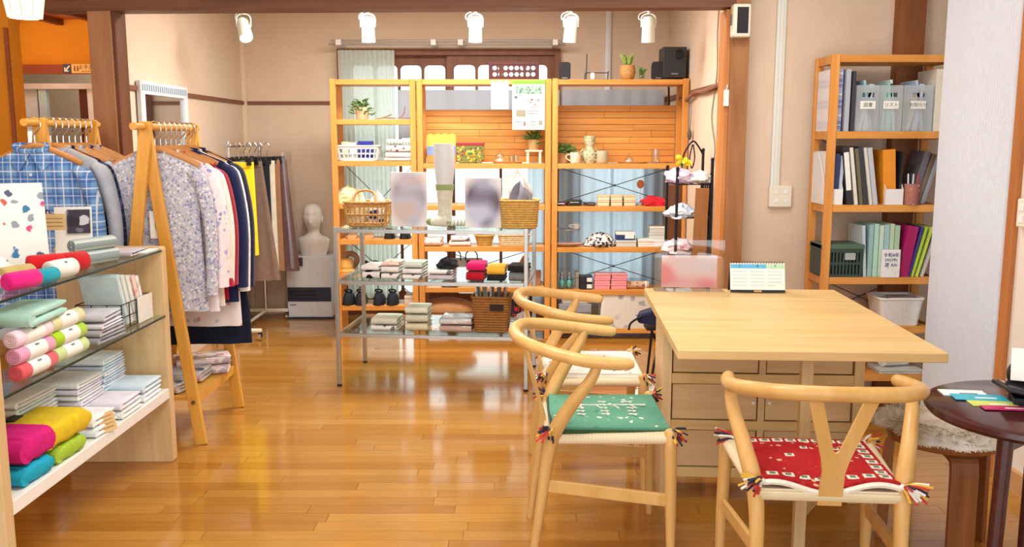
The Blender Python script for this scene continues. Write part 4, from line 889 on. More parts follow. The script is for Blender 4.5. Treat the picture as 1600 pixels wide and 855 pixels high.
# -- left unit
z = ST_(1.489); CRM = plain('cream_ceramic', (226, 206, 170), .5, var=.06)
pot_plant('potted_plant', 'trailing green plant in a cream pot on the left shelf', (X(566, SP, z), SP, z), .05, .085, CRM, n=70, r=.055, h=.07, ll=.035, lw=.009, up=.4, trail=.35)
T = thing('dried_twig', 'dried vine twig lying on the left shelf', 'twig', (X(616, 6.16, z), 6.16, z))
for pts in ([(-.12, 0, .006), (-.05, .01, .012), (.02, 0, .01), (.06, 0, .03), (.075, 0, .085)], [(-.05, .01, .012), (0, -.02, .008), (.07, -.01, .01), (.11, 0, .008)], [(-.1, 0, .008), (-.06, .03, .02), (-.02, .02, .035)]): MB().tube(bez(pts, 5), .0035, 6).obj('twig', plain('twig_brown', (150, 104, 70), .8, var=.2), T)
z = ST_(1.212); T = basket('plastic_basket', 'white slotted plastic basket on the left shelf', (X(561, 6.19, z), 6.19, z), .29, .18, .1, WHITE, rows=4, taper=.86, slots=True, fluff=.0004)
for i, (dx, m, lb, h) in enumerate(((-.085, CRM, 'cream carton standing at the left in the white basket', .12), (-.035, PAPER, 'white carton standing in the middle of the white basket', .115), (.05, plain('royal_blue', (44, 48, 150), .5), 'royal blue carton standing in the white basket', .125))):
    wbox('carton', lb, 'carton', (X(561, 6.19, z)+dx, 6.19, z+.008), (.045 if i < 2 else .09, .09, h), m, lm=m, lh=.2)
ROLLG = stripes('green_white_weave', [(236, 240, 232), (120, 170, 130), (236, 238, 230), (220, 228, 220)], .02, 0); ROLLR = blobs('red_motif_towel', (238, 232, 226), [(170, 60, 60), (240, 236, 230), (90, 60, 70)], 36, .3)
zz = z
for i, (h, m, lb) in enumerate(((.022, CREAM, 'cream towel at the bottom of the left shelf pile'), (.036, cloth('white_towel', (240, 240, 238)), 'thick white towel in the left shelf pile'), (.05, ROLLR, 'white towel with red motifs in the left shelf pile'), (.036, ROLLG, 'green and white towel on top of the left shelf pile'))):
    soft('folded_towel', lb, 'towel', (X(625, 6.18, z), 6.18, zz), (.18-.004*i, .17, h), m, R(2*i-3), 'towel pile on the left shelf', 2); zz += h+.001
z = ST_(.924); crumple('drawstring_pouch', 'pale yellow cloth pouch on the left shelf behind the basket', 'pouch', (X(545, 6.2, z), 6.2, z), (.16, .14, .11), cloth('pale_yellow', (236, 224, 170)), seed=2)
BLKL = plain('black_leather', (34, 32, 34), .45, var=.15); TANL = plain('tan_leather', (202, 154, 104), .55, var=.1)
z = ST_(.679)
for px, m, lb, q in ((551, TANL, 'tan slipper at the left on the left shelf', 0), (577, TANL, 'tan slipper at the right on the left shelf', 0), (610, BLKL, 'black slip-on shoe at the left on the left shelf', 0), (634, BLKL, 'black slip-on shoe at the right on the left shelf', 0)): shoe('slipper' if m is TANL else 'slip_on_shoe', lb, (X(px, 6.21, z), 6.21, z), 0, .2, m, BLACK if m is BLKL else TANL, .05, low=m is TANL, group='shoes on the left shelf')
z = ST_(.449); T = thing('straw_hat', 'tan felt hat leaning on the left shelf', 'hat', (X(541, 6.19, z), 6.19, z)); MB().lathe([(.075, 0), (.078, .004), (.055, .012), (.052, .07), (.04, .085), (.001, .088)], n=24).obj('crown', plain('tan_felt', (220, 166, 84), .9, var=.1), T, smooth=True); MB().lathe([(.054, .014), (.0545, .028)], n=24).obj('hat_band', plain('brown_band', (120, 82, 50), .8), T)
T = thing('fur_ring', 'brown furry ring standing behind the tan hat', 'ring', (X(548, 6.27, z), 6.28, z)); MB().tube([(.045*cos(a), 0, .065+.045*sin(a)) for a in [2*pi*i/16 for i in range(16)]], .02, 8, True).obj('ring', plain('brown_fur', (166, 132, 100), .95, var=.2, bmp=1, bscale=120), T, smooth=True)
for px, m, lb in ((572, BLKL, 'black flat shoe at the left on the hat shelf'), (589, BLKL, 'black flat shoe at the right on the hat shelf'), (609, plain('pink_beige_leather', (216, 178, 156), .6), 'pink beige shoe at the left on the hat shelf'), (627, plain('pink_beige_leather', (0, 0, 0)), 'pink beige shoe at the right on the hat shelf')): shoe('flat_shoe', lb, (X(px, 6.2, z), 6.2, z), 0, .19, m, BLACK, .055, group='flat shoes on the hat shelf')
z = ST_(.221)
for i, (px, lb) in enumerate(((547, 'leftmost black ankle boot on the lowest left shelf'), (566, 'second black ankle boot on the lowest left shelf'), (594, 'third black ankle boot on the lowest left shelf'), (615, 'rightmost black ankle boot on the lowest left shelf'))):
    T = shoe('ankle_boot', lb, (X(px, 6.19, z), 6.19, z), 0, .22, plain('black_suede', (30, 34, 44), .8, var=.15), BLACK, .085, cat='boot', group='black boots'); MB().tube([(0, -.075, .08), (0, -.085, .135)], .004, 6).obj('pull_tab', BLACK, T)
wbox('shoe_box', 'pale beige box beside the black boots', 'box', (X(641, 6.2, z), 6.2, z), (.06, .15, .06), plain('beige_card', (222, 208, 190), .7), lm=plain('beige_card', (0, 0, 0)))
# -- middle unit
z = ST_(1.195); T = thing('picture_board', 'standing picture board in yellow, blue and orange bands', 'board', (X(690, 6.2, z), 6.2, z))
prof = [(-.1, .003), (.1, .003), (.1, .19)]+[(.1-.2*i/12, .19+.012*abs(sin(i*pi/3))) for i in range(1, 12)]+[(-.1, .19)]
MB().prism(prof, -.006, .006).obj('board', plain('board_yellow', (232, 192, 84), .6, var=.05), T); MB().b2((-.098, -.0085, .055), (.098, -.0062, .115)).obj('blue_band', plain('board_blue', (124, 152, 200), .6), T); MB().b2((-.098, -.0085, .005), (.098, -.0062, .054)).obj('orange_band', plain('board_orange', (232, 144, 70), .6), T); MB().b2((-.06, .006, 0), (.06, .06, .006)).obj('foot', KRAFT, T)
T = thing('ornate_tin', 'ornate red, gold and green tin on the middle shelf', 'tin', (X(735, 6.2, z), 6.2, z)); ORN = blobs('ornate_print', (120, 122, 60), [(196, 160, 60), (140, 40, 40), (90, 120, 70), (220, 190, 110), (80, 90, 50)], 60, .42, .5)
MB().prism([(-.075, 0), (.075, 0), (.095, .025), (.095, .135), (-.095, .135), (-.095, .025)], -.03, .03).obj('body', ORN, T, bevel=.004); MB().b2((-.097, -.032, .118), (.097, .032, .14)).obj('lid', plain('tin_red', (150, 40, 44), .4), T, bevel=.003); MB().ell((0, -.031, .065), (.035, .003, .022), 16, 8).obj('medallion', plain('tin_gold', (206, 168, 70), .35, .6), T); MB().ell((0, -.033, .065), (.02, .003, .011), 12, 8).obj('medallion', plain('tin_green', (70, 110, 64), .4), T)
T = thing('serving_tray', 'round wooden tray with glassware on the middle shelf', 'tray', (X(793, 6.19, z), 6.19, z)); MB().lathe([(.095, 0), (.105, .012), (.1, .012), (.09, .006), (.001, .006)], n=28).obj('tray', TANL, T, smooth=True)
CG = clear('drinking_glass', (.95, .97, .97), .35)
def gls(label, px, Y, z, r, h, dome=False, n='drinking_glass', cat='glass'):
    T = thing(n, label, cat, (X(px, Y, z), Y, z)); MB().lathe([(r*.8, 0), (r, h*.1), (r, h*.75), (r*(.5 if dome else 1), h), (r*(.46 if dome else .93), h), (r*.92, h*.74), (r*.9, h*.12), (.001, h*.08)], n=18).obj('vessel', CG, T, smooth=True)
    if dome: MB().ell((0, 0, h+.012), (.012, .012, .012), 10, 8).obj('stopper', CG, T); MB().lathe([(r*.9, h*.09), (r*.9, h*.35), (.001, h*.36)], n=14).obj('contents', plain('white_sweets', (236, 226, 206), .7), T)
gls('domed glass jar with stopper on the round tray', 781, 6.19, z+.0075, .032, .06, True, 'glass_jar', 'jar'); gls('low drinking glass at the right on the round tray', 806, 6.17, z+.0075, .024, .045); gls('low drinking glass at the back of the round tray', 800, 6.24, z+.0075, .024, .04)
T = thing('plant_stool', 'little white wooden stool carrying a plant on the middle shelf', 'stool', (X(834, 6.19, z), 6.19, z)); CW = plain('chalk_wood', (236, 214, 180), .7, var=.05)
MB().b2((-.058, -.04, .078), (.058, .04, .09)).obj('seat', CW, T)
for x in (-.042, .042):
    for y in (-.028, .028): MB().b2((x-.008, y-.008, 0), (x+.008, y+.008, .078)).obj('leg', CW, T)
pot_plant('potted_plant', 'small leafy plant in a tan pot on the little white stool', (X(834, 6.19, z), 6.19, z+.0905), .045, .07, plain('tan_pot', (206, 164, 110), .6), n=60, r=.05, h=.06, ll=.035, lw=.01, up=.5, trail=.1)
z = ST_(.631)
PKP = blobs('pack_peach', (240, 212, 200), [(226, 160, 140), (244, 230, 222), (220, 180, 150)], 30, .35); PKW = blobs('pack_white', (238, 236, 232), [(206, 206, 206), (244, 244, 242), (120, 124, 130)], 26, .35)
for i, (px, w, m, h, lb) in enumerate(((676, .14, PKP, .055, 'peach printed pack at the left of the middle shelf under the glass top'), (719, .15, PKP, .035, 'peach and white pack at the bottom of the middle shelf pair'), (719, .13, PKW, .03, 'white printed pack lying on the peach and white pack'))):
    soft('folded_pack', lb, 'cloth', (X(px, 6.18, z), 6.18, z+(.0365 if i == 2 else 0)), (w, .16, h), m, R(5*i-4), 'packs on the middle shelf', 2)
basket('bread_basket', 'small round woven basket on the middle shelf', (X(757, 6.18, z), 6.18, z), .14, .14, .07, WICKY, rows=6, taper=.7, r=.49)
basket('woven_tray', 'long woven basket with patterned rim on the middle shelf', (X(803, 6.18, z), 6.18, z), .22, .15, .075, plain('wicker_pale', (220, 192, 150), .75, var=.25, scale=60, bmp=.8, bscale=140), rows=6, taper=.9)
z = ST_(.347); T = thing('tote_bag', 'grey and black tote bag with two handles on the middle shelf', 'bag', (X(725, 6.18, z), 6.18, z))
MB().loft([[V((x+.0, y, zz)) for x, y in rrect(.28-.01*k, .09-.02*k, .02)] for k, zz in ((0, 0), (.5, .06), (1, .13), (2, .19))]).obj('bag_body', cloth('bag_grey', (178, 174, 170)), T, smooth=True); MB().b2((.02, -.05, .01), (.138, -.03, .185)).obj('side_panel', cloth('bag_black', (36, 34, 38)), T, bevel=.01)
for x in (-.06, .055): MB().tube(bez([(x-.04, -.03, .18), (x-.036, -.03, .23), (x, -.03, .25), (x+.036, -.03, .23), (x+.04, -.03, .18)], 5), .004, 8).obj('handle', BLACK, T, smooth=True)
T = thing('picture_stand', 'small framed picture with brown print on the middle shelf', 'frame', (X(795, 6.2, z), 6.2, z)); MB().b2((-.05, -.005, .07), (.05, .005, .15)).obj('frame', PAPER, T); MB().b2((-.042, -.0065, .077), (.042, -.005, .143)).obj('picture', blobs('frame_print', (190, 150, 100), [(120, 70, 50), (220, 190, 140), (150, 90, 60)], 50, .4), T); MB().b2((-.012, 0, 0), (.012, .03, .07)).obj('easel', KRAFT, T)
T = thing('toy_house', 'small dusty pink wooden house on the middle shelf', 'ornament', (X(822, 6.2, z), 6.2, z)); PK_ = plain('dusty_pink', (214, 164, 140), .7, var=.05); MB().prism([(-.035, 0), (.035, 0), (.035, .13), (0, .19), (-.035, .13)], -.02, .02).obj('house', PK_, T); MB().bar((-.042, 0, .12), (0, 0, .197), .05, .006, (0, 1, 0)).obj('roof', plain('roof_pink', (190, 130, 110), .7), T); MB().b2((-.01, -.0215, 0), (.01, -.02, .04)).obj('door', KRAFT, T)
wbox('tea_caddy', 'brown paper box beside the pink house', 'box', (X(838, 6.22, z), 6.22, z), (.06, .06, .1), plain('brown_card', (184, 132, 100), .7), lm=plain('brown_card', (0, 0, 0)))
crumple('felt_hat', 'black felt cap lying in front of the tote bag', 'cap', (X(703, 6.12, z)+0, 6.125, z), (.12, .07, .05), BLKL, seed=4)
z = ST_(.08); T = thing('floor_cushion', 'brown fabric cushion lying on the lowest middle shelf', 'cushion', (X(700, 6.2, z), 6.2, z)); MB().ell((0, 0, .09), (.21, .11, .09), 24, 12).obj('cover', cloth('brown_canvas', (176, 128, 84)), T, smooth=True); MB().tube([(.205*cos(a), .108*sin(a), .09) for a in [2*pi*i/32 for i in range(32)]], .005, 6, True).obj('piping', cloth('brown_piping', (150, 104, 66)), T)
T = thing('carrier_bag', 'black carrier bag with red lettering on the lowest middle shelf', 'bag', (X(812, 6.17, z), 6.17, z)); MB().loft([[V((x, y, zz)) for x, y in rrect(.17, .1-k*.02, .01)] for k, zz in ((0, 0), (1, .12), (2, .22))]).obj('bag_body', plain('black_paper', (30, 28, 32), .5, var=.1), T)
RI = plain('red_ink', (226, 44, 48), .5); text('BELL', .05, (.0, -.0535, .06), RI, T, (pi/2, pi, 0)); text('YOUR A', .048, (.0, -.0495, .115), RI, T, (pi/2+.06, pi, 0))
for x in (-.04, .045): MB().ell((x, -.035, .19), (.022, .006, .012), 12, 8).obj('handle_hole', PAPER, T)
# -- right unit
z = ST_(1.195); pot_plant('potted_plant', 'bushy plant in a tan pot at the left of the right shelf', (X(880, SP, z), SP, z), .042, .07, plain('tan_pot', (0, 0, 0)), n=70, r=.06, h=.07, ll=.04, lw=.012, up=.4)
MUGC = blobs('mug_flowers', (232, 224, 200), [(190, 140, 130), (236, 230, 210), (150, 170, 120)], 40, .25, .35); mug('cream mug with flower print on the right shelf', (X(899, 6.15, z), 6.15, z), .036, .075, MUGC); mug('grey green mug next to the patterned vase', (X(941, 6.17, z), 6.17, z), .04, .085, plain('celadon', (196, 190, 160), .35, var=.05))
T = thing('ceramic_vase', 'celadon patterned vase between the two mugs', 'vase', (X(921, 6.2, z), 6.2, z)); MB().lathe([(.035, 0), (.05, .03), (.048, .07), (.03, .1), (.028, .115), (.04, .15), (.04, .185), (.034, .185), (.03, .15), (.001, .14)], n=24).obj('vessel', blobs('celadon_pattern', (196, 192, 156), [(150, 160, 120), (220, 210, 170), (170, 150, 110)], 50, .35, .4), T, smooth=True)
for s in (-1, 1): MB().tube(bez([(s*.045, 0, .05), (s*.062, 0, .07), (s*.05, 0, .09), (s*.034, 0, .095)], 4), .004, 6).obj('lug', MATS['celadon'], T)
T = thing('serving_tray', 'oval wooden tray with glassware on the right shelf', 'tray', (X(988, 6.18, z), 6.18, z)); MB().lathe([(.09, 0), (.1, .01), (.095, .01), (.085, .005), (.001, .005)], n=28, sx=1.05, sy=.8).obj('tray', TANL, T, smooth=True)
gls('domed glass jar on the oval tray', 983, 6.17, z+.0065, .028, .04, True, 'glass_jar', 'jar'); gls('tall glass carafe on the right shelf', 1024, 6.2, z, .032, .095, False, 'glass_carafe', 'carafe')
z = ST_(.906)
CBX = plain('cream_box', (236, 216, 180), .6, var=.03); CBL = plain('cream_lid', (226, 200, 158), .6, var=.03)
for i, n in enumerate(('left', 'middle', 'right')):
    for k in (0, 1): wbox('wooden_box', 'cream box, %s of the %s pair on the right shelf' % (('bottom', 'top')[k], n), 'box', (X(942+i*20, 6.17, z), 6.17, z+k*.037), (.075, .1, .036), CBX, lm=CBL, rz=R(2*(i-k)), group='cream boxes on the right shelf')
for i, (px, w, h, m, lb) in enumerate(((876, .09, .025, plain('wine_leather', (90, 40, 40), .5), 'dark wine leather purse on the right shelf'), (897, .1, .04, BLKL, 'black leather case standing out on the right shelf'), (921, .07, .022, plain('dark_grey_case', (64, 60, 64), .5), 'dark grey spectacle case on the right shelf'))):
    T = wbox('leather_case', lb, 'case', (X(px, 6.17, z), 6.17, z), (w, .08, h), m, lm=m, lh=.4, rz=R(8*i-8), bevel=.008, group='leather cases on the right shelf'); MB().tube([(-w*.3, -.043, h*.6), (w*.3, -.043, h*.6)], .002, 6).obj('zip', STEEL, T)
T = thing('balloon_pick', 'brown round disc on a thin stick on the right shelf', 'ornament', (X(1000, 6.2, z), 6.2, z)); MB().ell((0, 0, .145), (.025, .008, .03), 16, 10).obj('disc', plain('rust_disc', (190, 112, 62), .6, var=.1), T, smooth=True); MB().tube([(0, 0, .008), (0, 0, .12)], .0015, 6).obj('stick', STEEL, T); MB().lathe([(.02, 0), (.018, .008), (.001, .01)], n=14).obj('base', CRM, T)
crumple('folded_scarf', 'bright red scarf lying on the right shelf', 'scarf', (X(1022, 6.17, z), 6.17, z), (.17, .14, .06), cloth('red_wool', (206, 34, 48)), seed=7)
z = ST_(.626); T = thing('cake_stand', 'thin metal ring stand with a plate on the right shelf', 'stand', (X(888, 6.2, z), 6.2, z)); MB().tube([(0, 0, .004), (0, 0, .17)], .003, 6).obj('stem', STEEL, T); MB().tube([(.018*cos(a), 0, .188+.018*sin(a)) for a in [2*pi*i/14 for i in range(14)]], .0025, 6, True).obj('ring_handle', STEEL, T); MB().lathe([(.03, .108), (.085, .112), (.085, .117), (.001, .114)], n=28).obj('plate', STEEL, T, smooth=True); MB().lathe([(.05, 0), (.045, .005), (.001, .006)], n=20).obj('base', STEEL, T)
T = mug('little white cup standing on the ring stand', (X(900, 6.2, z)+0, 6.19, z+.1175), .022, .035, WHITE)
T = thing('serving_dish', 'long shallow brown dish on the right shelf', 'dish', (X(885, 6.14, z), 6.13, z)); MB().lathe([(.05, 0), (.1, .022), (.098, .025), (.05, .006), (.001, .005)], n=28, sx=1.15, sy=.45).obj('dish', plain('brown_glaze', (188, 150, 130), .35, var=.1), T, smooth=True)
crumple('cloth_bag', 'black and white patterned bag lying on the right shelf', 'bag', (X(938, 6.17, z), 6.17, z), (.2, .16, .085), blobs('mono_print', (226, 222, 214), [(40, 38, 40), (230, 226, 220), (110, 80, 60), (60, 60, 66)], 34, .42), seed=9)
WB = plain('white_card', (232, 230, 220), .6, var=.02); NB = plain('navy_card', (40, 56, 110), .5, var=.05); GB_ = plain('grey_card', (206, 206, 200), .6, var=.02)
wbox('gift_box', 'wide grey white box under the navy one on the right shelf', 'box', (X(977, 6.17, z), 6.17, z), (.135, .12, .045), GB_, lm=GB_); wbox('gift_box', 'navy box with white lid on the right shelf', 'box', (X(976, 6.17, z), 6.17, z+.0455), (.125, .11, .055), NB, lm=WB, band=(.1, .9, PAPER))
wbox('gift_box', 'long cream box at the front right of the right shelf', 'box', (X(1017, 6.16, z), 6.16, z), (.19, .12, .052), WB, lm=WB); wbox('gift_box', 'pale grey box, lower of two on the long cream box', 'box', (X(1028, 6.19, z), 6.19, z+.0525), (.13, .12, .04), GB_, lm=GB_); wbox('gift_box', 'pale grey box, upper of two on the long cream box', 'box', (X(1028, 6.19, z), 6.19, z+.0935), (.13, .12, .045), GB_, lm=WB)
z = ST_(.329); T = thing('jar_carrier', 'clear carrier box holding three aqua jars on the right shelf', 'box', (X(878, 6.17, z), 6.17, z)); MB().b2((-.078, -.05, 0), (.078, .05, .002)).b2((-.078, .048, .002), (.078, .05, .14)).b2((-.078, -.05, .002), (-.076, .048, .14)).b2((.076, -.05, .002), (.078, .048, .14)).obj('clear_case', ACRYL, T)
for i in range(3): 
    j = thing('glass_jar', '%s glass jar of aqua beads in the clear carrier' % ('left', 'middle', 'right')[i], 'jar', (X(878, 6.17, z)+(i-1)*.05, 6.16, z+.0025), 0, 'aqua jars'); MB().lathe([(.02, 0), (.023, .006), (.023, .08), (.016, .095), (.016, .1), (.013, .1), (.02, .078), (.02, .008), (.001, .006)], n=16).obj('vessel', CG, j, smooth=True); MB().ell((0, 0, .03), (.0195, .0195, .03), 12, 8).obj('beads', plain('aqua', (84, 216, 186), .5), j, smooth=True); MB().lathe([(.017, .1), (.017, .112), (.001, .113)], n=14).obj('lid', STEEL, j)
PNK = plain('pink_card', (236, 152, 158), .6, var=.04); BKB = plain('black_card', (38, 38, 44), .5, var=.1)
for k in (0, 1): wbox('small_carton', '%s black carton with white label on the right shelf' % ('lower', 'upper')[k], 'carton', (X(915, 6.16, z), 6.16, z+k*.046), (.085, .1, .0455), BKB, lm=BKB, lh=.1, band=(-.1, .92, PAPER), group='black cartons')
wbox('standing_carton', 'narrow olive carton between the jars and black cartons', 'carton', (X(901, 6.19, z), 6.19, z), (.02, .11, .115), plain('olive_card', (150, 140, 110), .6), lm=plain('olive_card', (0, 0, 0)))
for c in (0, 1):
    for k in range(3): wbox('soap_box', 'pink box, %s of the %s stack on the right shelf' % (('bottom', 'middle', 'top')[k], ('left', 'right')[c]), 'box', (X(940+26*c, 6.16, z)+(.004 if k == 2 else 0), 6.16, z+k*.0365), (.107, .09, .036), PNK, lm=PNK, lh=.3, rz=R(1.5*(k-1)), group='pink boxes')
T = thing('cloth_roll', 'tan patterned cloth roll beside the pink boxes', 'cloth', (X(996, 6.16, z), 6.16, z)); MB().tube([(-.075, 0, .026), (.075, 0, .026)], .026, 16).obj('roll', blobs('tan_print', (206, 172, 140), [(160, 110, 90), (214, 186, 160), (120, 100, 110)], 40, .3), T, smooth=True); MB().tube([(.05, 0, .026), (.06, 0, .026)], .027, 16).obj('band', PAPER, T)
z = ST_(.06); T = thing('fabric_box', 'large grey floral fabric box on the lowest right shelf', 'box', (X(983, 6.0, z), 6.19, z)); FLG = blobs('grey_floral', (226, 220, 206), [(186, 182, 186), (206, 202, 200), (172, 172, 182)], 14, .36); MB().loft([[V((x, y, zz)) for x, y in rrect(.38-k*.04, .2, .02)] for k, zz in ((0, .0), (.2, .12), (.6, .235))]).obj('body', FLG, T, smooth=True); MB().loft([[V((x, y, zz)) for x, y in rrect(.37, .205, .02)] for zz in (.236, .25)]).obj('lid', FLG, T); 
wbox('storage_crate', 'grey storage box on the lowest right shelf', 'box', (X(897, 6.18, z), 6.18, z), (.22, .18, .17), plain('crate_grey', (130, 132, 138), .6, var=.06), lm=plain('crate_lid', (150, 152, 156), .6)); wbox('storage_crate', 'flat white box standing on the grey storage box', 'box', (X(897, 6.18, z), 6.18, z+.1715), (.18, .14, .04), WB, lm=WB)
# ------------------------------------------------------------ goods on the glass table
def gp(px, v, k, dz=0):
    Y = 5.1+v*.27; p = V((X(px, Y, GZ[k]), Y, GZ[k]+.008+dz)); return p
def yrow(px, off):  # y on the table line parallel to its front edge, off behind the front
    return 5.10-.2685+off-(X(px, 4.85, .8)+.418)*.105
def tp(px, off, k, dz=0): Y = yrow(px, off); return V((X(px, Y, GZ[k]), Y, GZ[k]+.008+dz))
TR = R(-6)
basket('wicker_basket', 'slotted wicker basket with a handle on the glass table top', tp(576, .13, 0), .245, .19, .135, WICK, TR, .82, 10, True, True)
p = tp(576, .13, 0, .012)
crumple('cloth_pouch', 'cream cloth pouch in the wicker basket, at the left', 'pouch', p+V((-.055, .0, 0)), (.09, .11, .17), cloth('oat_linen', (230, 214, 176)), seed=11)
crumple('cloth_pouch', 'white pouch with navy edge in the wicker basket, at the right', 'pouch', p+V((.05, .01, 0)), (.1, .11, .16), blobs('white_navy', (230, 226, 216), [(52, 66, 110), (234, 230, 222), (226, 222, 212)], 14, .4), seed=12)
def blurmat(name, stops, wh):
    m, t, b = base(name, .5, 0, .3); n = t.new('TexNoise', _Scale=7.0, _Detail=0.0); t.link(coords(t), n.inputs['Vector'])
    col = ramp(t, n.outputs[0], [(a, lin(c)) for a, c in stops])
    g = t.new('TexGradient', gradient_type='SPHERICAL'); t.link(coords(t, (1/wh[0], 1, 1/wh[1])), g.inputs[0]); fac = ramp(t, g.outputs[0], [(0, (0, 0, 0, 1)), (.35, (1, 1, 1, 1))])
    mx = t.new('Mix', data_type='RGBA'); mx.inputs[6].default_value = lin((238, 236, 238)); t.link(fac, mx.inputs[0]); t.link(col, mx.inputs[7]); t.link(mx.outputs[2], b.inputs['Base Color']); return m
def card(label, px, off, w, h, m, edge):
    T = thing('picture_card', label, 'card', tp(px, off, 0), TR, 'picture cards on the glass table'); MB().b2((-w/2, -.003, 0), (w/2, .003, h)).obj('card', edge, T, bevel=.001)
    MB().b2((-w*.495, -.0042, -h*.495), (w*.495, -.0031, h*.495)).obj('picture', m, T, (0, 0, h/2)); MB().bar((0, .004, h*.6), (0, .08, .002), .003, .04, (1, 0, 0)).obj('easel', edge, T)
card('pale lavender blurred picture card left of the leg form', 640, .09, .2, .30, blurmat('blur_lavender', [(.35, (168, 164, 180)), (.5, (196, 196, 212)), (.62, (206, 190, 188))], (.125, .19)), PAPER)
card('dark lavender blurred picture card right of the leg form', 755, .07, .2, .27, blurmat('blur_mauve', [(.38, (110, 100, 120)), (.5, (150, 152, 176)), (.62, (196, 204, 226))], (.125, .17)), PAPER)
T = thing('leg_form', 'white display leg wearing a pale green sock', 'leg form', tp(694, .08, 0), TR)
LEGM = plain('frosted_white', (214, 220, 224), .45, var=.02)
rings = [(0, .03, .06, .036), (0, .03, .10, .033), (.004, .01, .2, .042), (.006, .0, .3, .053), (.004, 0, .38, .058), (0, 0, .455, .055)]
def legloft(rs, grow=0): return MB().loft([[V((cx+(r+grow)*cos(2*pi*j/20), cy+(r+grow)*.95*sin(2*pi*j/20), zz)) for j in range(20)] for cx, cy, zz, r in rs])
legloft(rings[1:]).obj('leg', LEGM, T, smooth=True)
SOCK = plain('sock_knit', (214, 214, 196), .9, var=.12, scale=60, bmp=.6, bscale=200)
sk = legloft([(0, .03, .03, .034), (0, .03, .06, .037), (0, .03, .10, .034), (.002, .022, .15, .038), (.004, .012, .19, .041), (.004, .009, .215, .044)], .004).obj('sock', SOCK, T, smooth=True)
legloft([(.004, .009, .205, .043), (.004, .007, .235, .046)], .006).obj('cuff', cloth('sock_cuff', (150, 168, 116)), sk, smooth=True)
MB().loft([[V((-.01-.07*u+.0, .02+(.036-.012*u)*cos(2*pi*j/16), max(.0015, .034-.008*u+(.036-.016*u)*sin(2*pi*j/16)))) for j in range(16)] for u in (-.35, 0, .3, .6, .85, 1)]).obj('sock_foot', SOCK, T, smooth=True)
MB().loft([[V((-.075-.03*u, .02+(.028-.014*u)*cos(2*pi*j/16), max(.001, .028+(.024-.012*u)*sin(2*pi*j/16)))) for j in range(16)] for u in (0, .6, 1)]).obj('sock_toe', cloth('sock_toe', (140, 160, 112)), T, smooth=True)
soft('folded_scarf', 'white and sage folded scarf beside the leg form', 'scarf', tp(716, .2, 0), (.12, .12, .05), ROLLG, TR+.3, None, 3)
basket('wicker_basket', 'deep golden woven basket at the right end of the glass table', tp(812, .11, 0), .21, .17, .15, WICKY, TR, .9, 12)
crumple('knit_clothes', 'grey knitted clothes piled in the golden basket', 'clothes', tp(812, .11, 0, .02), (.15, .105, .205), cloth('grey_knit', (128, 128, 140)), TR, seed=14); crumple('knit_clothes', 'off-white cloth behind the grey knitwear in the golden basket', 'clothes', tp(806, .34, 0, 0), (.2, .12, .27), cloth('offwhite', (222, 216, 208)), TR, seed=15)
# middle tier
def pile(pxs, off, k, items, w, d, cat='cloth', name='folded_pack', group=None, film=False):
    z = 0
    for m, h, lb in items: soft(name, lb, cat, tp(pxs, off, k, z), (w, d, h), m, TR+R(random.uniform(-4, 4)), group, 2, film=film); z += h*1.06+.001
G2 = 'packs on the middle glass shelf'; BKW = blobs('black_white_pack', (226, 226, 226), [(36, 36, 40), (232, 232, 230), (90, 92, 96)], 14, .4); WHT = cloth('white_towel', (0, 0, 0))
pile(586, .1, 1, [(BKW, .045, 'black and white pack at the left end of the middle glass shelf'), (WHT, .03, 'white pack on top of the black and white pack')], .1, .17, group=G2)
pile(616, .1, 1, [(PKW, .035, 'white printed pack, lower of the second pile on the middle glass shelf'), (WHT, .035, 'plain white pack, upper of the second pile on the middle glass shelf'), (PKP, .02, 'peach pack topping the second pile on the middle glass shelf')], .1, .17, group=G2)
pile(650, .1, 1, [(PKW, .03, 'white printed pack, lowest of the third pile on the middle glass shelf'), (WHT, .03, 'white pack in the third pile on the middle glass shelf'), (cloth('pale_green_pack', (206, 216, 204)), .03, 'pale green pack topping the third pile on the middle glass shelf')], .11, .17, group=G2)
pile(692, .1, 1, [(cloth('pale_mauve', (206, 200, 210)), .03, 'pale mauve pack under the black cap'), (PKW, .025, 'white printed pack right under the black cap')], .14, .17, group=G2)
crumple('knitted_beanie', 'black knitted cap on the middle glass shelf', 'cap', tp(699, .1, 1, .06), (.11, .12, .055), cloth('black_knit', (30, 30, 36)), TR, seed=20)
pile(746, .09, 1, [(cloth('red_towel', (186, 26, 48)), .05, 'deep red folded cloth under the magenta one'), (cloth('magenta_towel', (222, 30, 112)), .045, 'magenta folded cloth on the deep red one')], .1, .16, group=G2)
pile(777, .09, 1, [(cloth('black_felt', (36, 34, 38)), .03, 'black folded cloth under the golden yellow one'), (cloth('golden_yellow', (232, 184, 60)), .05, 'golden yellow folded cloth on the middle glass shelf')], .1, .16, group=G2)
pile(812, .09, 1, [(cloth('slate_grey', (120, 124, 126)), .05, 'slate grey folded cloth at the right end of the middle glass shelf'), (cloth('black_felt', (0, 0, 0)), .035, 'black folded cloth on the slate grey one')], .11, .16, group=G2)
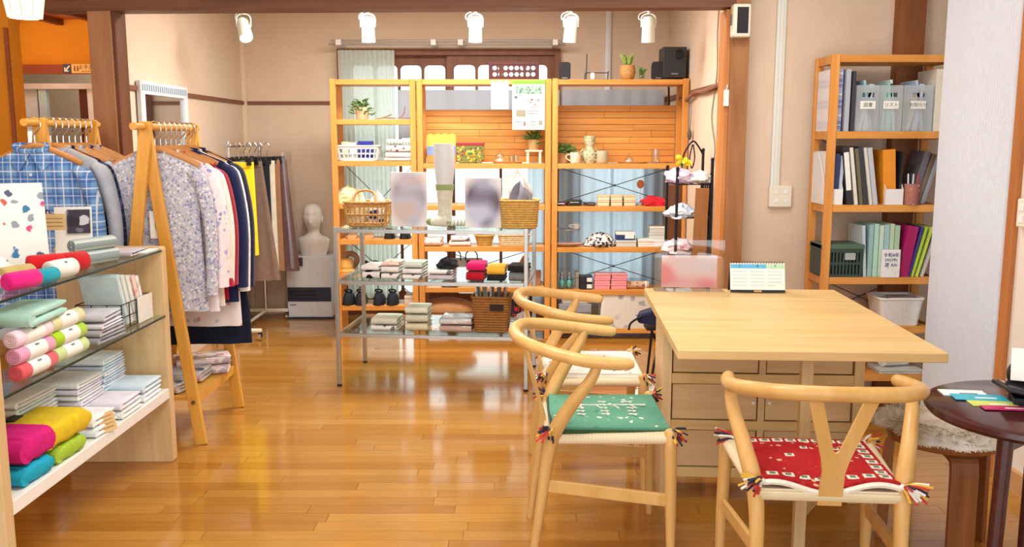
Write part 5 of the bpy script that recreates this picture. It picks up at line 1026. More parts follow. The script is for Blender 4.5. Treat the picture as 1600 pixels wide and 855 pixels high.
# lower tier
G3 = 'packs on the lower glass shelf'
pile(606, .14, 2, [(PKW, .03, 'grey white flat pack at the left of the lower glass shelf'), (cloth('pale_olive', (214, 214, 198)), .04, 'pale olive pack on the grey white flat pack')], .15, .17, group=G3)
pile(655, .14, 2, [(cloth('wheat', (222, 210, 180)), .045, 'wheat coloured pack at the bottom of the lower shelf pile'), (cloth('pale_moss', (206, 210, 190)), .045, 'moss green pack in the lower shelf pile'), (cloth('pale_lime', (224, 226, 208)), .04, 'pale lime pack topping the lower shelf pile')], .13, .16, group=G3)
pile(716, .14, 2, [(cloth('dusty_rose', (196, 164, 150)), .04, 'dusty rose pack under the grey one on the lower glass shelf'), (PK1, .035, 'grey printed pack on the dusty rose one')], .18, .19, group=G3, film=True)
b = basket('magazine_basket', 'deep brown woven basket with a hand slot on the lower glass shelf', tp(769, .135, 2), .21, .19, .2, WICKD, TR, .86, 14, r=.12); MB().b2((-.0, -.103, .13), (.075, -.09, .165)).obj('hand_slot', plain('slot_dark', (50, 34, 34), .9), b)
for i, (dx, m, lb) in enumerate(((-.07, BKW, 'black and white magazine in the brown basket'), (-.035, plain('mag_olive', (110, 100, 66), .5), 'olive magazine in the brown basket'), (0, plain('mag_grey', (190, 192, 196), .5), 'silver grey magazine in the brown basket'), (.035, plain('mag_navy', (50, 46, 66), .5), 'navy magazine in the brown basket'), (.065, plain('mag_red', (130, 40, 50), .5), 'dark red magazine in the brown basket'))):
    T = thing('magazine', lb, 'magazine', tp(769, .135, 2, .012)+V((dx, .0, 0)), TR, 'magazines in the brown basket'); MB().box((0, 0, .125), (.008, .13, .24), (0, R(-6+3*i), 0)).obj('cover', m, T); MB().box((.003, .002, .126), (.004, .126, .242), (0, R(-6+3*i), 0)).obj('pages', PAPER, T)
crumple('cloth_bundle', 'pinkish grey cloth bundle right of the brown basket', 'cloth', tp(815, .16, 2), (.1, .14, .09), cloth('pinkish', (200, 180, 172)), TR, seed=31)
# ------------------------------------------------------------ bookcase
BY = 4.33
def bx(px, z, Y=BY): return X(px, Y, z)
def book(name, label, px, z, w, h, d, mat, lean=0, group=None, pages=PAPER, cat='book', lab=None, Y=None):
    T = thing(name, label, cat, (bx(px, z), BY-.015 if Y is None else Y, z), 0, group); T.rotation_euler = (0, R(lean), 0); t = .0018
    MB().b2((-w/2, 0, 0), (w/2, t*1.5, h)).b2((-w/2, t*1.5, 0), (-w/2+t, d, h)).b2((w/2-t, t*1.5, 0), (w/2, d, h)).obj('cover', mat, T)
    MB().b2((-w/2+t, t*1.6, .003), (w/2-t, d-.004, h-.004)).obj('pages', pages, T)
    if lab: MB().b2((-w/2*.8, -.0012, h*.25), (w/2*.8, -.0002, h*.9)).obj('spine_label', lab, T)
    return T
def P(n, c): return plain('cover_'+n, c, .5, var=.05)
z = ST_(1.394)
G = 'binders on the top bookcase row'
for px, w, h, m, lb in ((1303, .05, .29, plaid('binder_plaid', (226, 228, 236), (70, 84, 170), (240, 240, 246), 1.4, .5), 'white binder with blue check at the left end of the top row'), (1320, .022, .29, P('silver', (176, 182, 192)), 'silver grey binder on the top row'), (1329, .016, .28, P('ink', (58, 60, 70)), 'dark ink binder on the top row')): book('binder', lb, px, z, w, h, .2, m, 0, G, cat='binder')
for i, (px, w, txt, c2) in enumerate(((1351, .108, '図書', [(226, 230, 232), (190, 206, 214), (150, 190, 200)]), (1387, .108, 'リスト', [(150, 206, 200), (164, 214, 208), (200, 226, 220)]), (1429, .14, 'お知らせ', [(226, 222, 196), (196, 210, 230), (176, 200, 226)]))):
    o = thing('file_box', 'clear file box on the top bookcase row, %s of the three' % ('left', 'middle', 'right')[i], 'file box', (bx(px, z), BY-.02, z), 0, 'clear file boxes'); FB = sheer('frosted_file', (232, 238, 242), .6, .4)
    w2 = w/2; hole = MB(); H_ = .215
    poly = rrect(.05, .014, .006); MB().b2((-w2, 0, 0), (w2, .002, .16)).b2((-w2, 0, .18), (w2, .002, H_)).b2((-w2, 0, .16), (-.028, .002, .18)).b2((.028, 0, .16), (w2, .002, .18)).b2((-w2, .002, 0), (-w2+.002, .2, H_)).b2((w2-.002, .002, 0), (w2, .2, H_)).b2((-w2+.002, .002, 0), (w2-.002, .2, .002)).obj('frosted_case', FB, o)
    MB().b2((-.036, -.002, .105), (.036, -.0005, .142)).obj('paper_label', PAPER, o); text(txt, .022, (0, -.003, .123), GREYINK, o)
    for k in range(3):
        T = book('folder', '%s folder in the %s clear file box' % (('leftmost', 'middle', 'rightmost')[k], ('left', 'middle', 'right')[i]), px, z+.003, .012+.01*(k % 2), .2+.02*k, .17, P('folder%d%d' % (i, k), c2[k]), 0, 'folders in the clear file boxes', cat='folder', Y=BY+.0); T.location.x += (k-1)*w*.26; T.rotation_euler = (0, R((14, 6, -10)[k] if i != 1 else (3, 0, -6)[k]), 0)
book('binder', 'cream ring binder at the right end of the top row', 1461, z, .035, .29, .2, P('creamb', (228, 222, 206)), 0, G, cat='binder')
z = ST_(1.045)
def magfile(label, px, w, h, m):
    T = thing('magazine_file', label, 'file box', (bx(px, z), BY-.02, z), 0, 'white magazine files'); w2 = w/2
    MB().b2((-w2, 0, 0), (w2, .003, .075)).b2((-w2+.003, .003, 0), (w2-.003, .2, .003)).b2((-w2, .197, .003), (w2, .2, h)).obj('case', m, T); MB().prism([(.003, 0), (.197, 0), (.197, h), (.12, h), (.003, .075)], -w2, -w2+.003, 'x').prism([(.003, 0), (.197, 0), (.197, h), (.12, h), (.003, .075)], w2-.003, w2, 'x').obj('side', m, T)
WF = plain('white_board', (236, 236, 236), .6, var=.02)
magfile('white magazine file at the left end of the second row', 1300, .085, .25, WF); magfile('white magazine file holding the orange folder', 1394, .085, .22, WF)
G = 'books on the second bookcase row'
book('booklet', 'navy booklet in the left magazine file', 1303, z+.004, .02, .24, .16, P('navyb', (52, 66, 120)), 2, G, Y=BY); book('booklet', 'white booklet in the left magazine file', 1293, z+.004, .025, .25, .16, WF, 0, G, Y=BY); book('booklet', 'pale blue booklet in the left magazine file', 1311, z+.004, .014, .23, .16, P('pblue', (190, 204, 220)), 2, G, Y=BY)
for i, (px, w, h, c, ln, lb) in enumerate(((1326, .03, .28, (44, 44, 50), -7, 'black binder with a long white spine label on the second row'), (1336, .016, .275, (226, 222, 212), -8, 'white book leaning beside the labelled black binder'), (1344, .016, .27, (110, 104, 80), -8, 'olive book leaning on the second row'), (1351, .02, .28, (60, 58, 66), -9, 'charcoal book leaning on the second row'), (1359, .014, .275, (216, 212, 200), -9, 'ivory book leaning on the second row'), (1366, .022, .275, (190, 196, 206), -9, 'grey blue book leaning against the magazine file'))): book('book', lb, px, z, w, h, .19, P('row2_%d' % i, c), ln, G, lab=PAPER if i == 0 else None)
book('folder', 'orange folder in the right magazine file', 1390, z+.004, .06, .26, .16, P('orange', (236, 150, 40)), -4, None, cat='folder', Y=BY); book('folder', 'black folder behind the orange one', 1404, z+.004, .012, .25, .16, P('blackf', (40, 38, 40)), 2, None, cat='folder', Y=BY)
for i, (px, w, h, c, ln, lb) in enumerate(((1432, .03, .26, (104, 102, 110), 14, 'dark grey folder leaning right on the second row'), (1440, .02, .25, (130, 110, 90), 16, 'brown folder leaning right on the second row'), (1448, .02, .245, (176, 186, 200), 16, 'blue grey folder leaning right on the second row'))): book('folder', lb, px, z, w, h, .15, P('lean_%d' % i, c), ln, 'folders leaning right on the second row', cat='folder', Y=BY+.05)
T = thing('pen_cup', 'dusty pink floral pen cup on the second row', 'pen cup', (bx(1422, z), 4.32, z)); MB().lathe([(.034, 0), (.036, .003), (.036, .1), (.032, .1), (.031, .006), (.001, .006)], n=20).obj('cup', blobs('cup_floral', (178, 120, 110), [(232, 210, 200), (170, 110, 104), (200, 150, 130)], 40, .25), T, smooth=True)
for i, (dx, dy, c, lb) in enumerate(((-.014, 0, (236, 236, 232), 'white'), (.0, .012, (60, 60, 90), 'navy'), (.014, -.004, (200, 60, 60), 'red'), (-.004, -.014, (220, 220, 226), 'silver'), (.01, .014, (110, 60, 110), 'purple'))):
    q = thing('pen', lb+' pen standing in the pink pen cup', 'pen', (bx(1422, z)+dx, 4.32+dy, z+.007), 0, 'pens in the cup'); MB().tube([(0, 0, 0), (dx*.6, dy*.5, .135)], .004, 8).obj('barrel', P('pen_'+lb, c), q); MB().tube([(dx*.6, dy*.5, .135), (dx*.62, dy*.52, .142)], [.0042, .002], 8).obj('cap', P('pen_'+lb, c), q)
z = ST_(.694)
T = thing('folding_crate', 'green plastic folding crate on the third bookcase row', 'crate', (bx(1312, z), BY+.06, z)); GC = plain('crate_green', (78, 108, 88), .5, var=.04); GD = plain('crate_dark', (56, 72, 66), .55, var=.05); w2, H_ = .1, .155
b = MB().b2((-w2, -.085, 0), (w2, .085, .012)).b2((-w2, -.085, .12), (w2, -.077, .135)).b2((-w2, .077, .012), (w2, .085, H_))
for s in (-1, 1): b.b2((s*w2-.004, -.077, .012), (s*w2+.004, .077, H_))
for i in range(12): b.b2((-w2+.003+i*.0165, -.084, .012), (-w2+.0125+i*.0165, -.078, .12))
b.b2((-w2+.005, -.0835, .06), (w2-.005, -.0785, .072)); b.obj('body', GD, T)
MB().b2((-w2-.004, -.089, .135), (w2+.004, .089, H_+.004)).obj('top_rim', GC, T, bevel=.004); MB().b2((.01, -.092, .085), (.06, -.086, .118)).obj('latch', plain('crate_latch', (170, 180, 176), .5), T)
G = 'books on the third bookcase row'
for i, (px, w, c, ln, lb) in enumerate(((1349, .014, (190, 206, 214), -4, 'pale blue booklet leaning on the green crate'), (1356, .02, (150, 190, 190), 0, 'teal grey book on the third row'), (1364, .022, (176, 216, 196), 0, 'mint green book on the third row'), (1372, .02, (196, 222, 204), 0, 'pale mint book on the third row'), (1380, .024, (160, 196, 200), 0, 'sea green book on the third row'), (1388, .02, (186, 212, 176), 0, 'sage green book on the third row'), (1396, .024, (170, 204, 170), 0, 'leaf green book next to the magenta folder'))): book('book', lb, px, z, w, .25+.004*(i % 3), .19, P('row3_%d' % i, c), ln, G)
T = thing('label_sheet', 'white speckled booklet with handwritten characters in front of the green books', 'booklet', (bx(1386, z), BY-.035, z)); MB().b2((-.044, 0, 0), (.044, .012, .135)).obj('sheet', blobs('speckled_paper', (238, 240, 240), [(206, 220, 214), (240, 240, 242), (214, 206, 196)], 60, .2), T)
BLU = plain('blue_ink', (52, 60, 110), .7); text('令和4年', .022, (0, -.0012, .108), BLU, T); text('(2022年)', .017, (0, -.0012, .085), BLU, T); text('度 A/h', .022, (0, -.0012, .06), BLU, T)
for i, (px, w, c, ln, lb) in enumerate(((1408, .05, (170, 30, 100), 9, 'magenta folder leaning on the third row'), (1418, .012, (60, 56, 130), 12, 'navy purple folder leaning on the third row'), (1423, .012, (176, 206, 70), 13, 'lime green folder leaning beside the navy one'), (1430, .012, (196, 220, 90), 14, 'yellow green folder leaning at the right of the third row'), (1438, .014, (200, 200, 196), 15, 'grey white folder at the right end of the third row'))): book('folder', lb, px, z, w, .25, .18, P('row3f_%d' % i, c), ln, 'folders on the third row', cat='folder')
z = ST_(.45); T = basket('mesh_basket', 'white mesh plastic basket on the fourth bookcase row', (bx(1404, z), BY+.06, z), .22, .18, .135, plain('mesh_white', (232, 232, 228), .5, var=.1, scale=160), rows=9, taper=.82, r=.12, fluff=.0012)
T2 = thing('spray_bottle', 'blue and white bottle standing in the mesh basket', 'bottle', (bx(1386, z), BY+.05, z+.01)); MB().lathe([(.02, 0), (.022, .005), (.022, .08), (.01, .1), (.01, .115), (.001, .116)], n=16).obj('bottle', plain('bottle_blue', (60, 90, 170), .4), T2, smooth=True)
wbox('component_box', 'dark grey box lying in the mesh basket', 'box', (bx(1412, z), BY+.06, z+.01), (.1, .1, .125), plain('comp_grey', (90, 92, 98), .5), lm=plain('comp_lid', (190, 192, 196), .5), lh=.1)
z = ST_(.209); T = thing('tape_roll', 'white cloth roll with a green end on the lowest bookcase shelf', 'roll', (bx(1405, z), BY+.05, z+.021)); MB().tube([(-.07, 0, .045), (.06, .03, .045)], .045, 18).obj('roll', cloth('white_towel', (0, 0, 0)), T, smooth=True); MB().tube([(.06, .03, .045), (.07, .032, .045)], .03, 16).obj('core', plain('core_green', (40, 120, 96), .5), T, smooth=True)
wbox('flat_carton', 'flat pale carton under the white cloth roll', 'carton', (bx(1405, z), BY+.05, z), (.22, .16, .02), GB_, lm=GB_)
# ------------------------------------------------------------ goods in the display case
def towel(label, loc, d, m, rz=0, group=None, layers=2, name='folded_towel'): return soft(name, label, 'towel', loc, d, m, rz, group, layers)
Z1, Z2, Z3 = .9185, .6435, .3285
# top glass
T = thing('printed_bag', 'white cloth bag printed with hot air balloons standing on the display case', 'bag', (-1.79, 3.15, Z1), R(28)); BAL = blobs('balloon_print', (240, 238, 232), [(70, 130, 170), (226, 80, 130), (150, 160, 170), (240, 238, 232), (220, 100, 90), (110, 150, 120), (240, 238, 232), (90, 100, 130)], 24, .27, .9, .85)
MB().loft([[V((x, y-.05+.16*zz*.6, zz)) for x, y in rrect(.27-k*.01, .06-k*.03, .008)] for k, zz in ((0, 0), (.6, .1), (1, .22), (1.6, .30))]).obj('bag_body', BAL, T, smooth=True); MB().tube(bez([(-.06, .0, .29), (-.05, -.02, .2), (.0, -.035, .16), (.05, -.02, .2), (.06, 0, .29)], 5), .005, 6).obj('strap', CREAM, T)
for i, (x, y, w, h, lb) in enumerate(((-1.70, 3.30, .075, .06, 'kraft price card on a black wire holder behind the balloon bag'), (-1.70, 2.83, .05, .075, 'kraft price card at the left end of the display case'))):
    T = thing('price_card', lb, 'card', (x, y, Z1), R(10), 'kraft price cards'); MB().tube(bez([(-.035, .03, .002), (-.03, .01, .1), (-.018, .004, .19), (-.004, .004, .18), (-.008, .003, .15)], 4), .0025, 6).tube([(-.035, .03, .002), (.03, .03, .002)], .0025, 6).obj('wire_holder', BLACKM, T); MB().b2((-w/2+.01, -.001, .12), (w/2+.01, .001, .12+h)).obj('card', KRAFT, T)
    for k in range(3): MB().b2((-w/2+.018, -.0018, .133+k*.014), (w/2+.002, -.0011, .136+k*.014)).obj('writing_line', plain('brown_ink', (150, 120, 80), .8), T)
T = thing('photo_display', 'white card with a dark photo leaning on the display case', 'card', (-1.66, 3.38, Z1), R(15)); MB().box((0, 0, .1), (.13, .004, .2), (R(-8), 0, 0)).obj('card', PAPER, T); MB().box((.02, -.0035, .145), (.08, .002, .09), (R(-8), 0, 0)).obj('photo', blobs('dark_photo', (70, 66, 76), [(200, 200, 206), (60, 56, 64), (120, 116, 130)], 22, .4), T)
T = thing('bow_pouch', 'small olive pouch with dark trim on the display case', 'pouch', (-1.60, 3.42, Z1)); MB().ell((0, 0, .032), (.06, .03, .032), 16, 10).obj('pouch', cloth('olive_cloth', (110, 112, 92)), T, smooth=True); MB().tube(bez([(-.05, -.02, .04), (0, -.035, .05), (.05, -.02, .045)], 5), .006, 8).obj('trim', BLACK, T)
crumple('white_cloth', 'white cloth heap at the left of the display case top', 'cloth', (-1.72, 2.90, Z1), (.16, .2, .06), cloth('white_towel', (0, 0, 0)), seed=40); crumple('white_cloth', 'pale pink cloth heap in front of the white one', 'cloth', (-1.60, 2.78, Z1), (.1, .16, .045), cloth('pale_pink', (238, 214, 220)), seed=41)
soft('flat_scarf', 'grey and mauve striped scarf lying flat at the far end of the case', 'scarf', (-1.60, 3.54, Z1), (.24, .2, .02), stripes('mauve_stripes', [(206, 200, 206), (160, 150, 164), (214, 208, 210), (176, 168, 176)], .05, 1), R(4), None, 2); wbox('thin_carton', 'thin white sample card at the far edge of the case', 'card', (-1.475, 3.6, Z1), (.04, .13, .008), PAPER, lm=PAPER)
soft('long_scarf', 'cream and grey striped scarf lying flat behind the red socks', 'scarf', (-1.72, 3.33, Z1), (.2, .2, .025), stripes('cream_stripes', [(232, 224, 214), (214, 206, 200), (120, 122, 130), (236, 230, 220)], .08, 1), R(0), None, 2)
def roll(name, label, cat, loc, r, L, m, rz, group=None, band=None, spiral=None):
    T = thing(name, label, cat, loc, rz, group); MB().tube([(-L/2, 0, r), (-L/2+.004, 0, r), (L/2-.004, 0, r), (L/2, 0, r)], [r*.9, r, r, r*.9], 18).obj('roll', m, T, smooth=True)
    sp = [(0, (r*.85-.0*a)*0, 0)]
    for s in (-1, 1):
        pts = [(s*(L/2+.0005), (r*.15+r*.7*i/28)*cos(i*.6), r+(r*.15+r*.7*i/28)*sin(i*.6)) for i in range(29)]; MB().tube(pts, .0016, 5).obj('spiral_end', spiral or m, T)
    if band: MB().tube([(-L*.25, 0, r+.0003), (L*.25, 0, r+.0003)], r*1.025, 18).obj('paper_band', band, T, smooth=True); MB().box((0, -r*.72, r*1.74), (L*.1, .002, r*.25), (R(-45), 0, 0)).obj('logo_mark', GREYINK, T)
    return T
RS = R(90)
GS = 'rolled socks on the display case'
roll('rolled_scarf', 'grey green rolled scarf, lower of the pair on the display case', 'scarf', (-1.53, 3.26, Z1), .026, .2, stripes('sage_rib', [(176, 190, 186), (140, 156, 154), (196, 206, 202)], .016, 1), R(70), None, spiral=cloth('sage_dark', (110, 126, 124))); roll('rolled_scarf', 'grey green rolled scarf, upper of the pair on the display case', 'scarf', (-1.535, 3.26, Z1+.05), .024, .19, MATS['sage_rib'], R(68), None, spiral=MATS['sage_dark'])
for i, (x, y, c, r, rz, lb) in enumerate(((-1.56, 2.97, (206, 30, 38), .036, 40, 'bright red rolled sock behind the white banded one'), (-1.52, 3.06, (196, 34, 44), .034, 60, 'red rolled sock at the right of the sock pile'), (-1.49, 2.93, (236, 232, 222), .03, 75, 'white rolled sock with paper band'), (-1.56, 2.79, (196, 176, 110), .03, 70, 'khaki rolled sock on the display case'), (-1.485, 2.80, (30, 160, 180), .024, 75, 'turquoise rolled sock at the glass edge'), (-1.495, 2.70, (226, 36, 130), .028, 70, 'hot pink rolled sock at the left glass edge'))):
    roll('rolled_sock', lb, 'sock', (x, y, Z1), r, .11, cloth('sock_%d' % i, c), R(rz), GS, PAPER if i == 2 else None)
# middle glass
T = thing('wire_bin', 'white fronted wire bin holding cards on the middle glass shelf', 'bin', (-1.575, 3.5, Z2), R(0))
MB().b2((.087, .0, .002), (.091, .14, .104)).obj('side_plate', plain('white_linen_board', (226, 224, 214), .7, var=.03), T)
wr = []
for zz in (.004, .05, .1): wr.append([(-.09, -.14, zz), (.085, -.14, zz), (.085, .14, zz), (-.09, .14, zz)])
for q in wr: MB().tube(q, .0022, 6, True).obj('wire', BLACKM, T)
for x, y in [(-.09, -.14), (-.03, -.14), (.03, -.14), (.085, -.14), (-.09, .14), (.085, .14), (-.09, 0), (-.03, .14), (.03, .14), (.085, -.07), (.085, 0)]: MB().tube([(x, y, .004), (x, y, .1)], .0022, 6).obj('wire', BLACKM, T)
for i, (y, c, lb) in enumerate(((-.085, (206, 226, 226), 'pale aqua boxed set leaning in the wire bin'), (-.045, (226, 230, 226), 'white boxed set leaning in the wire bin'), (0.0, (232, 236, 228), 'pale green boxed set leaning in the wire bin'), (.05, None, 'rose printed pack leaning in the wire bin'), (.085, None, 'pale printed pack at the far end of the wire bin'))):
    m = P('bin%d' % i, c) if c else (PKP if i == 3 else PKW); q = thing('leaning_pack', lb, 'pack', (-1.575, 3.525+y*.95, Z2+.013), 0, 'packs in the wire bin'); q.rotation_euler = (R(20), 0, 0); MB().b2((-.075, -.012, 0), (.075, .012, .215-.008*i)).obj('box', m, q, bevel=.003); MB().b2((-.06, -.0135, .02), (.06, -.0125, .15)).obj('cover_sheet', m if c else FILM, q)
G = 'folded cloths on the middle glass shelf'
towel('lavender grey flat bag at the back of the middle glass shelf', (-1.74, 3.18, Z2), (.24, .3, .05), cloth('lav_grey', (196, 200, 220)), R(6), G)
for i, (h, c, lb) in enumerate(((.028, (150, 152, 160), 'grey folded cloth, lowest of the pile by the wire bin'), (.028, (168, 168, 174), 'mid grey folded cloth in the pile by the wire bin'), (.022, (214, 212, 222), 'pale folded cloth in the pile by the wire bin'), (.026, (190, 192, 200), 'silver folded cloth topping the pile by the wire bin'))): towel(lb, (-1.545, 3.22, Z2+i*.0265), (.17, .2-.008*i, h), cloth('grey_pile%d' % i, c), R(3*i-4), G)
for i, (x, y, c, lb) in enumerate(((-1.66, 3.05, (70, 72, 80), 'charcoal rolled cloth lying behind the rolled towels'), (-1.62, 3.09, (234, 230, 220), 'white rolled cloth lying behind the rolled towels'))): roll('rolled_cloth', lb, 'cloth', (x, y, Z2+.0), .022, .12, cloth('rc%d' % i, c), R(50), 'rolled cloths')
for r, (c1, n1, c2, n2) in enumerate((((222, 96, 104), 'coral', (196, 212, 150), 'pale green'), ((226, 160, 186), 'rose pink', (166, 206, 40), 'lime green'), ((240, 214, 224), 'pale pink', (216, 214, 166), 'straw yellow'))):
    for k, (c, n) in enumerate(((c1, n1), (c2, n2))): roll('rolled_towel', '%s rolled towel with paper band, %s row' % (n, ('bottom', 'middle', 'top')[r]), 'towel', (-1.495-.004*r+k*.0, 2.73+k*.215, Z2+r*.051), .026, .2, cloth('roll_%s' % n.replace(' ', '_'), c), R(88), 'rolled towels with paper bands', PAPER)
towel('mint green thick folded towel lying on the rolled towels', (-1.54, 2.80, Z2+.1545), (.14, .26, .055), cloth('mint', (176, 220, 208)), R(4), None, 2)
T = thing('wooden_tray', 'wooden tray of yellow fabric fruit at the left back of the middle glass shelf', 'tray', (-1.80, 2.80, Z2)); MB().b2((-.07, -.2, 0), (.07, .2, .01)).b2((.06, -.2, .01), (.07, .2, .05)).b2((-.07, -.2, .01), (-.06, .2, .05)).b2((-.06, .19, .01), (.06, .2, .05)).b2((-.06, -.2, .01), (.06, -.19, .05)).obj('tray', HWOOD, T)
for i in range(3): 
    q = thing('fabric_banana', 'yellow fabric roll in the wooden tray, %s' % ('nearest', 'in the middle', 'farthest')[i], 'roll', (-1.8, 2.68+.1*i, Z2+.0105), R(20), 'yellow rolls in the tray'); MB().tube(bez([(-.05, 0, .03), (0, .012, .035), (.05, 0, .03)], 5), [.016, .02, .023, .025, .026, .026, .025, .024, .022, .02, .016], 12).obj('roll', cloth('banana', (230, 206, 110)), q, smooth=True); MB().tube([(-.012, .008, .0335), (.012, .011, .0335)], .0268, 12).obj('band', PAPER, q, smooth=True)
# bottom shelf
WT = [cloth('wt0', (232, 240, 246)), cloth('wt1', (240, 240, 238)), cloth('wt2', (208, 226, 238)), cloth('wt3', (228, 224, 234))]
def tstack(desc, x, y, n, w, d, h, ms, rz=0):
    for k in range(n): towel('%s, %s' % (desc, 'bottom towel' if k == 0 else 'top towel' if k == n-1 else 'towel %s from the bottom' % ('second', 'third', 'fourth', 'fifth', 'sixth', 'seventh', 'eighth')[k-1]), (x+random.uniform(-.004, .004), y+random.uniform(-.004, .004), Z3+k*(h+.001)), (w, d, h), ms[k % len(ms)], rz+R(random.uniform(-2, 2)), 'white and pale blue towel stacks')
tstack('tall pale blue stack at the far back', -1.70, 3.52, 8, .2, .2, .022, [WT[2], WT[0]])
tstack('low pale blue stack at the far front', -1.545, 3.55, 2, .17, .18, .036, [WT[0], WT[2]])
tstack('tall white stack in the middle', -1.69, 3.27, 7, .22, .2, .022, [WT[1], WT[3]])
tstack('low lilac white stack in the middle front', -1.535, 3.33, 2, .16, .18, .034, [WT[1], WT[3]])
tstack('tall white green stack at the near back', -1.74, 2.99, 7, .22, .26, .025, [WT[1], cloth('wt4', (222, 234, 226))])
tstack('low white stack behind the kraft tag', -1.54, 3.11, 2, .16, .16, .036, [WT[0], WT[1]])
for i, (x, y, zz, c, d, lb) in enumerate(((-1.545, 2.66, 0, (20, 164, 196), (.17, .16, .06), 'turquoise folded towel under the magenta one'), (-1.55, 2.68, .0615, (206, 20, 120), (.18, .17, .085), 'magenta folded towel on the turquoise one'), (-1.54, 2.86, 0, (164, 200, 56), (.17, .17, .06), 'lime folded towel under the mustard one'), (-1.545, 2.85, .0615, (220, 188, 28), (.19, .26, .08), 'mustard yellow folded towel with dark label'))):
    T = towel(lb, (x, y, Z3+zz), d, plain('terry_%d' % i, c, .95, var=.1, scale=60, bmp=.9, bscale=220), R(-4), 'bright towels at the near end', 1 if zz else 1)
    if i == 3: MB().b2((-.095, -.06, .072), (-.06, -.01, .083)).obj('woven_label', INK, T)
T = thing('price_card', 'kraft price tag leaning on the white towels of the bottom shelf', 'card', (-1.457, 3.11, Z3), R(70), 'kraft price cards'); MB().box((0, 0, .036), (.075, .002, .07), (R(-14), 0, 0)).obj('card', KRAFT, T)
for k in range(4): MB().box((0, -.0022-(.014*k-.018)*-.25, .018+k*.013), (.05, .001, .002), (R(-14), 0, 0)).obj('writing_line', MATS['brown_ink'], T)
# ------------------------------------------------------------ on the gateleg table
T = thing('acrylic_stand', 'clear acrylic sign stand with pink blurred print at the far end of the table', 'sign stand', (.742, 3.715, .7405), R(-3)); MB().b2((-.145, -.003, 0), (.145, -.001, .215)).b2((-.145, .001, 0), (.145, .003, .215)).b2((-.145, -.035, 0), (.145, .055, .0025)).obj('acrylic_sheet', ACRYL, T)
MB().b2((-.115, -.0008, .015), (.115, .0008, .15)).obj('print', blurmat('blur_pink', [(.36, (216, 130, 138)), (.48, (216, 186, 190)), (.62, (206, 196, 206))], (.3, .2)), T, (0, 0, 0))
T = thing('desk_calendar', 'white three month desk calendar with blue and green header', 'calendar', (1.018, 3.66, .7405), R(-3)); SL = R(-14)
def cb(name, x0, x1, z0, z1, m, off=0, th=.002): return MB().b2((x0, -th/2-off, z0), (x1, th/2-off, z1)).obj(name, m, T, rot=(SL, 0, 0))
cb('front_board', -.112, .112, .002, .125, PAPER); cb('header', -.11, .035, .103, .119, plain('cal_blue', (92, 180, 226), .6), .0017, .001); cb('header', .036, .11, .103, .119, plain('cal_green', (180, 220, 186), .6), .0017, .001); cb('base_band', -.112, .112, .002, .013, BLACK, .0017, .001); cb('maker_mark', -.016, .016, .004, .011, TANL, .0026, .0008)
MB().b2((-.112, -.001, .002), (.112, .001, .124)).obj('rear_board', BLACK, T, (0, .062, 0), rot=(R(14), 0, 0))
for k in range(3):
    for r in range(5): cb('date_row', -.104+k*.073, -.044+k*.073-(.03 if (r == 4 and k == 2) else 0), .088-r*.0145, .0915-r*.0145, plain('date_grey', (196, 202, 208), .7), .0013, .0008)
    o = text('789'[k], .013, (-.074+k*.073, .024-.003, .111), INK, T); o.rotation_euler = (pi/2+SL, 0, 0)
for i in range(20): MB().tube([(.004*cos(a)-.105+i*.011, .031+.007*cos(a), .122+.006*sin(a)) for a in [2*pi*j/8 for j in range(8)]], .0009, 4, True).obj('ring', BLACKM, T)
# ------------------------------------------------------------ on the round side table
zr = .6595
for i, (x, y, c, w, d, rz, dz, lb) in enumerate(((1.275, 2.455, (232, 240, 244), .12, .06, -8, 0, 'white card lying at the back of the cyan one'), (1.295, 2.405, (60, 180, 206), .14, .055, -8, .002, 'cyan leaflet on the round table'), (1.305, 2.352, (206, 220, 110), .12, .05, -6, 0, 'yellow green leaflet on the round table'), (1.325, 2.305, (196, 50, 110), .14, .035, -6, .002, 'magenta leaflet nearest the table rim'))):
    T = thing('leaflet', lb, 'leaflet', (x, y, zr+dz), R(rz), 'leaflets on the round table'); MB().b2((-w/2, -d/2, 0), (w/2, d/2, .0025)).obj('sheet', P('leaf%d' % i, c), T); MB().b2((-w*.1, -d*.25, .0026), (w*.3, -d*.05, .003)).obj('print_line', PAPER if i else GREYINK, T)
T = thing('card_terminal', 'black payment tablet tilted on the round table', 'tablet', (1.415, 2.36, zr), R(-20)); MB().box((0, 0, .03), (.17, .2, .012), (R(-8), R(10), 0)).obj('tablet', BLACK, T, bevel=.004); MB().box((0, 0, .0375), (.15, .17, .002), (R(-8), R(10), 0)).obj('screen', plain('dark_screen', (46, 44, 56), .15), T); MB().b2((-.05, -.04, 0), (.05, .05, .02)).obj('stand', BLACK, T)
T = thing('black_speaker', 'rounded black speaker at the back of the round table', 'speaker', (1.46, 2.49, zr)); MB().ell((0, 0, .045), (.042, .042, .045), 20, 12).obj('body', plain('speaker_black', (34, 36, 40), .35, var=.1), T, smooth=True); MB().lathe([(.03, 0), (.032, .006), (.02, .01)], n=18).obj('base', BLACK, T)
T = thing('printed_card', 'white printed card standing on the black tablet', 'card', (1.43, 2.40, zr+.05), R(-25)); MB().box((0, 0, .045), (.1, .003, .09), (R(-20), 0, 0)).obj('card', PAPER, T); MB().box((.012, -.0025, .045), (.035, .002, .035), (R(-20), 0, 0)).obj('print', GREYINK, T)
tag(MB().tube(bez([(1.80, 2.62, .008), (1.72, 2.72, .006), (1.66, 2.7, .006), (1.64, 2.62, .006), (1.68, 2.52, .006), (1.74, 2.44, .006)], 8), .004, 8).obj('power_cord', BLACK, smooth=True), 'thin black power cord curling on the floor at the right edge', 'cord')
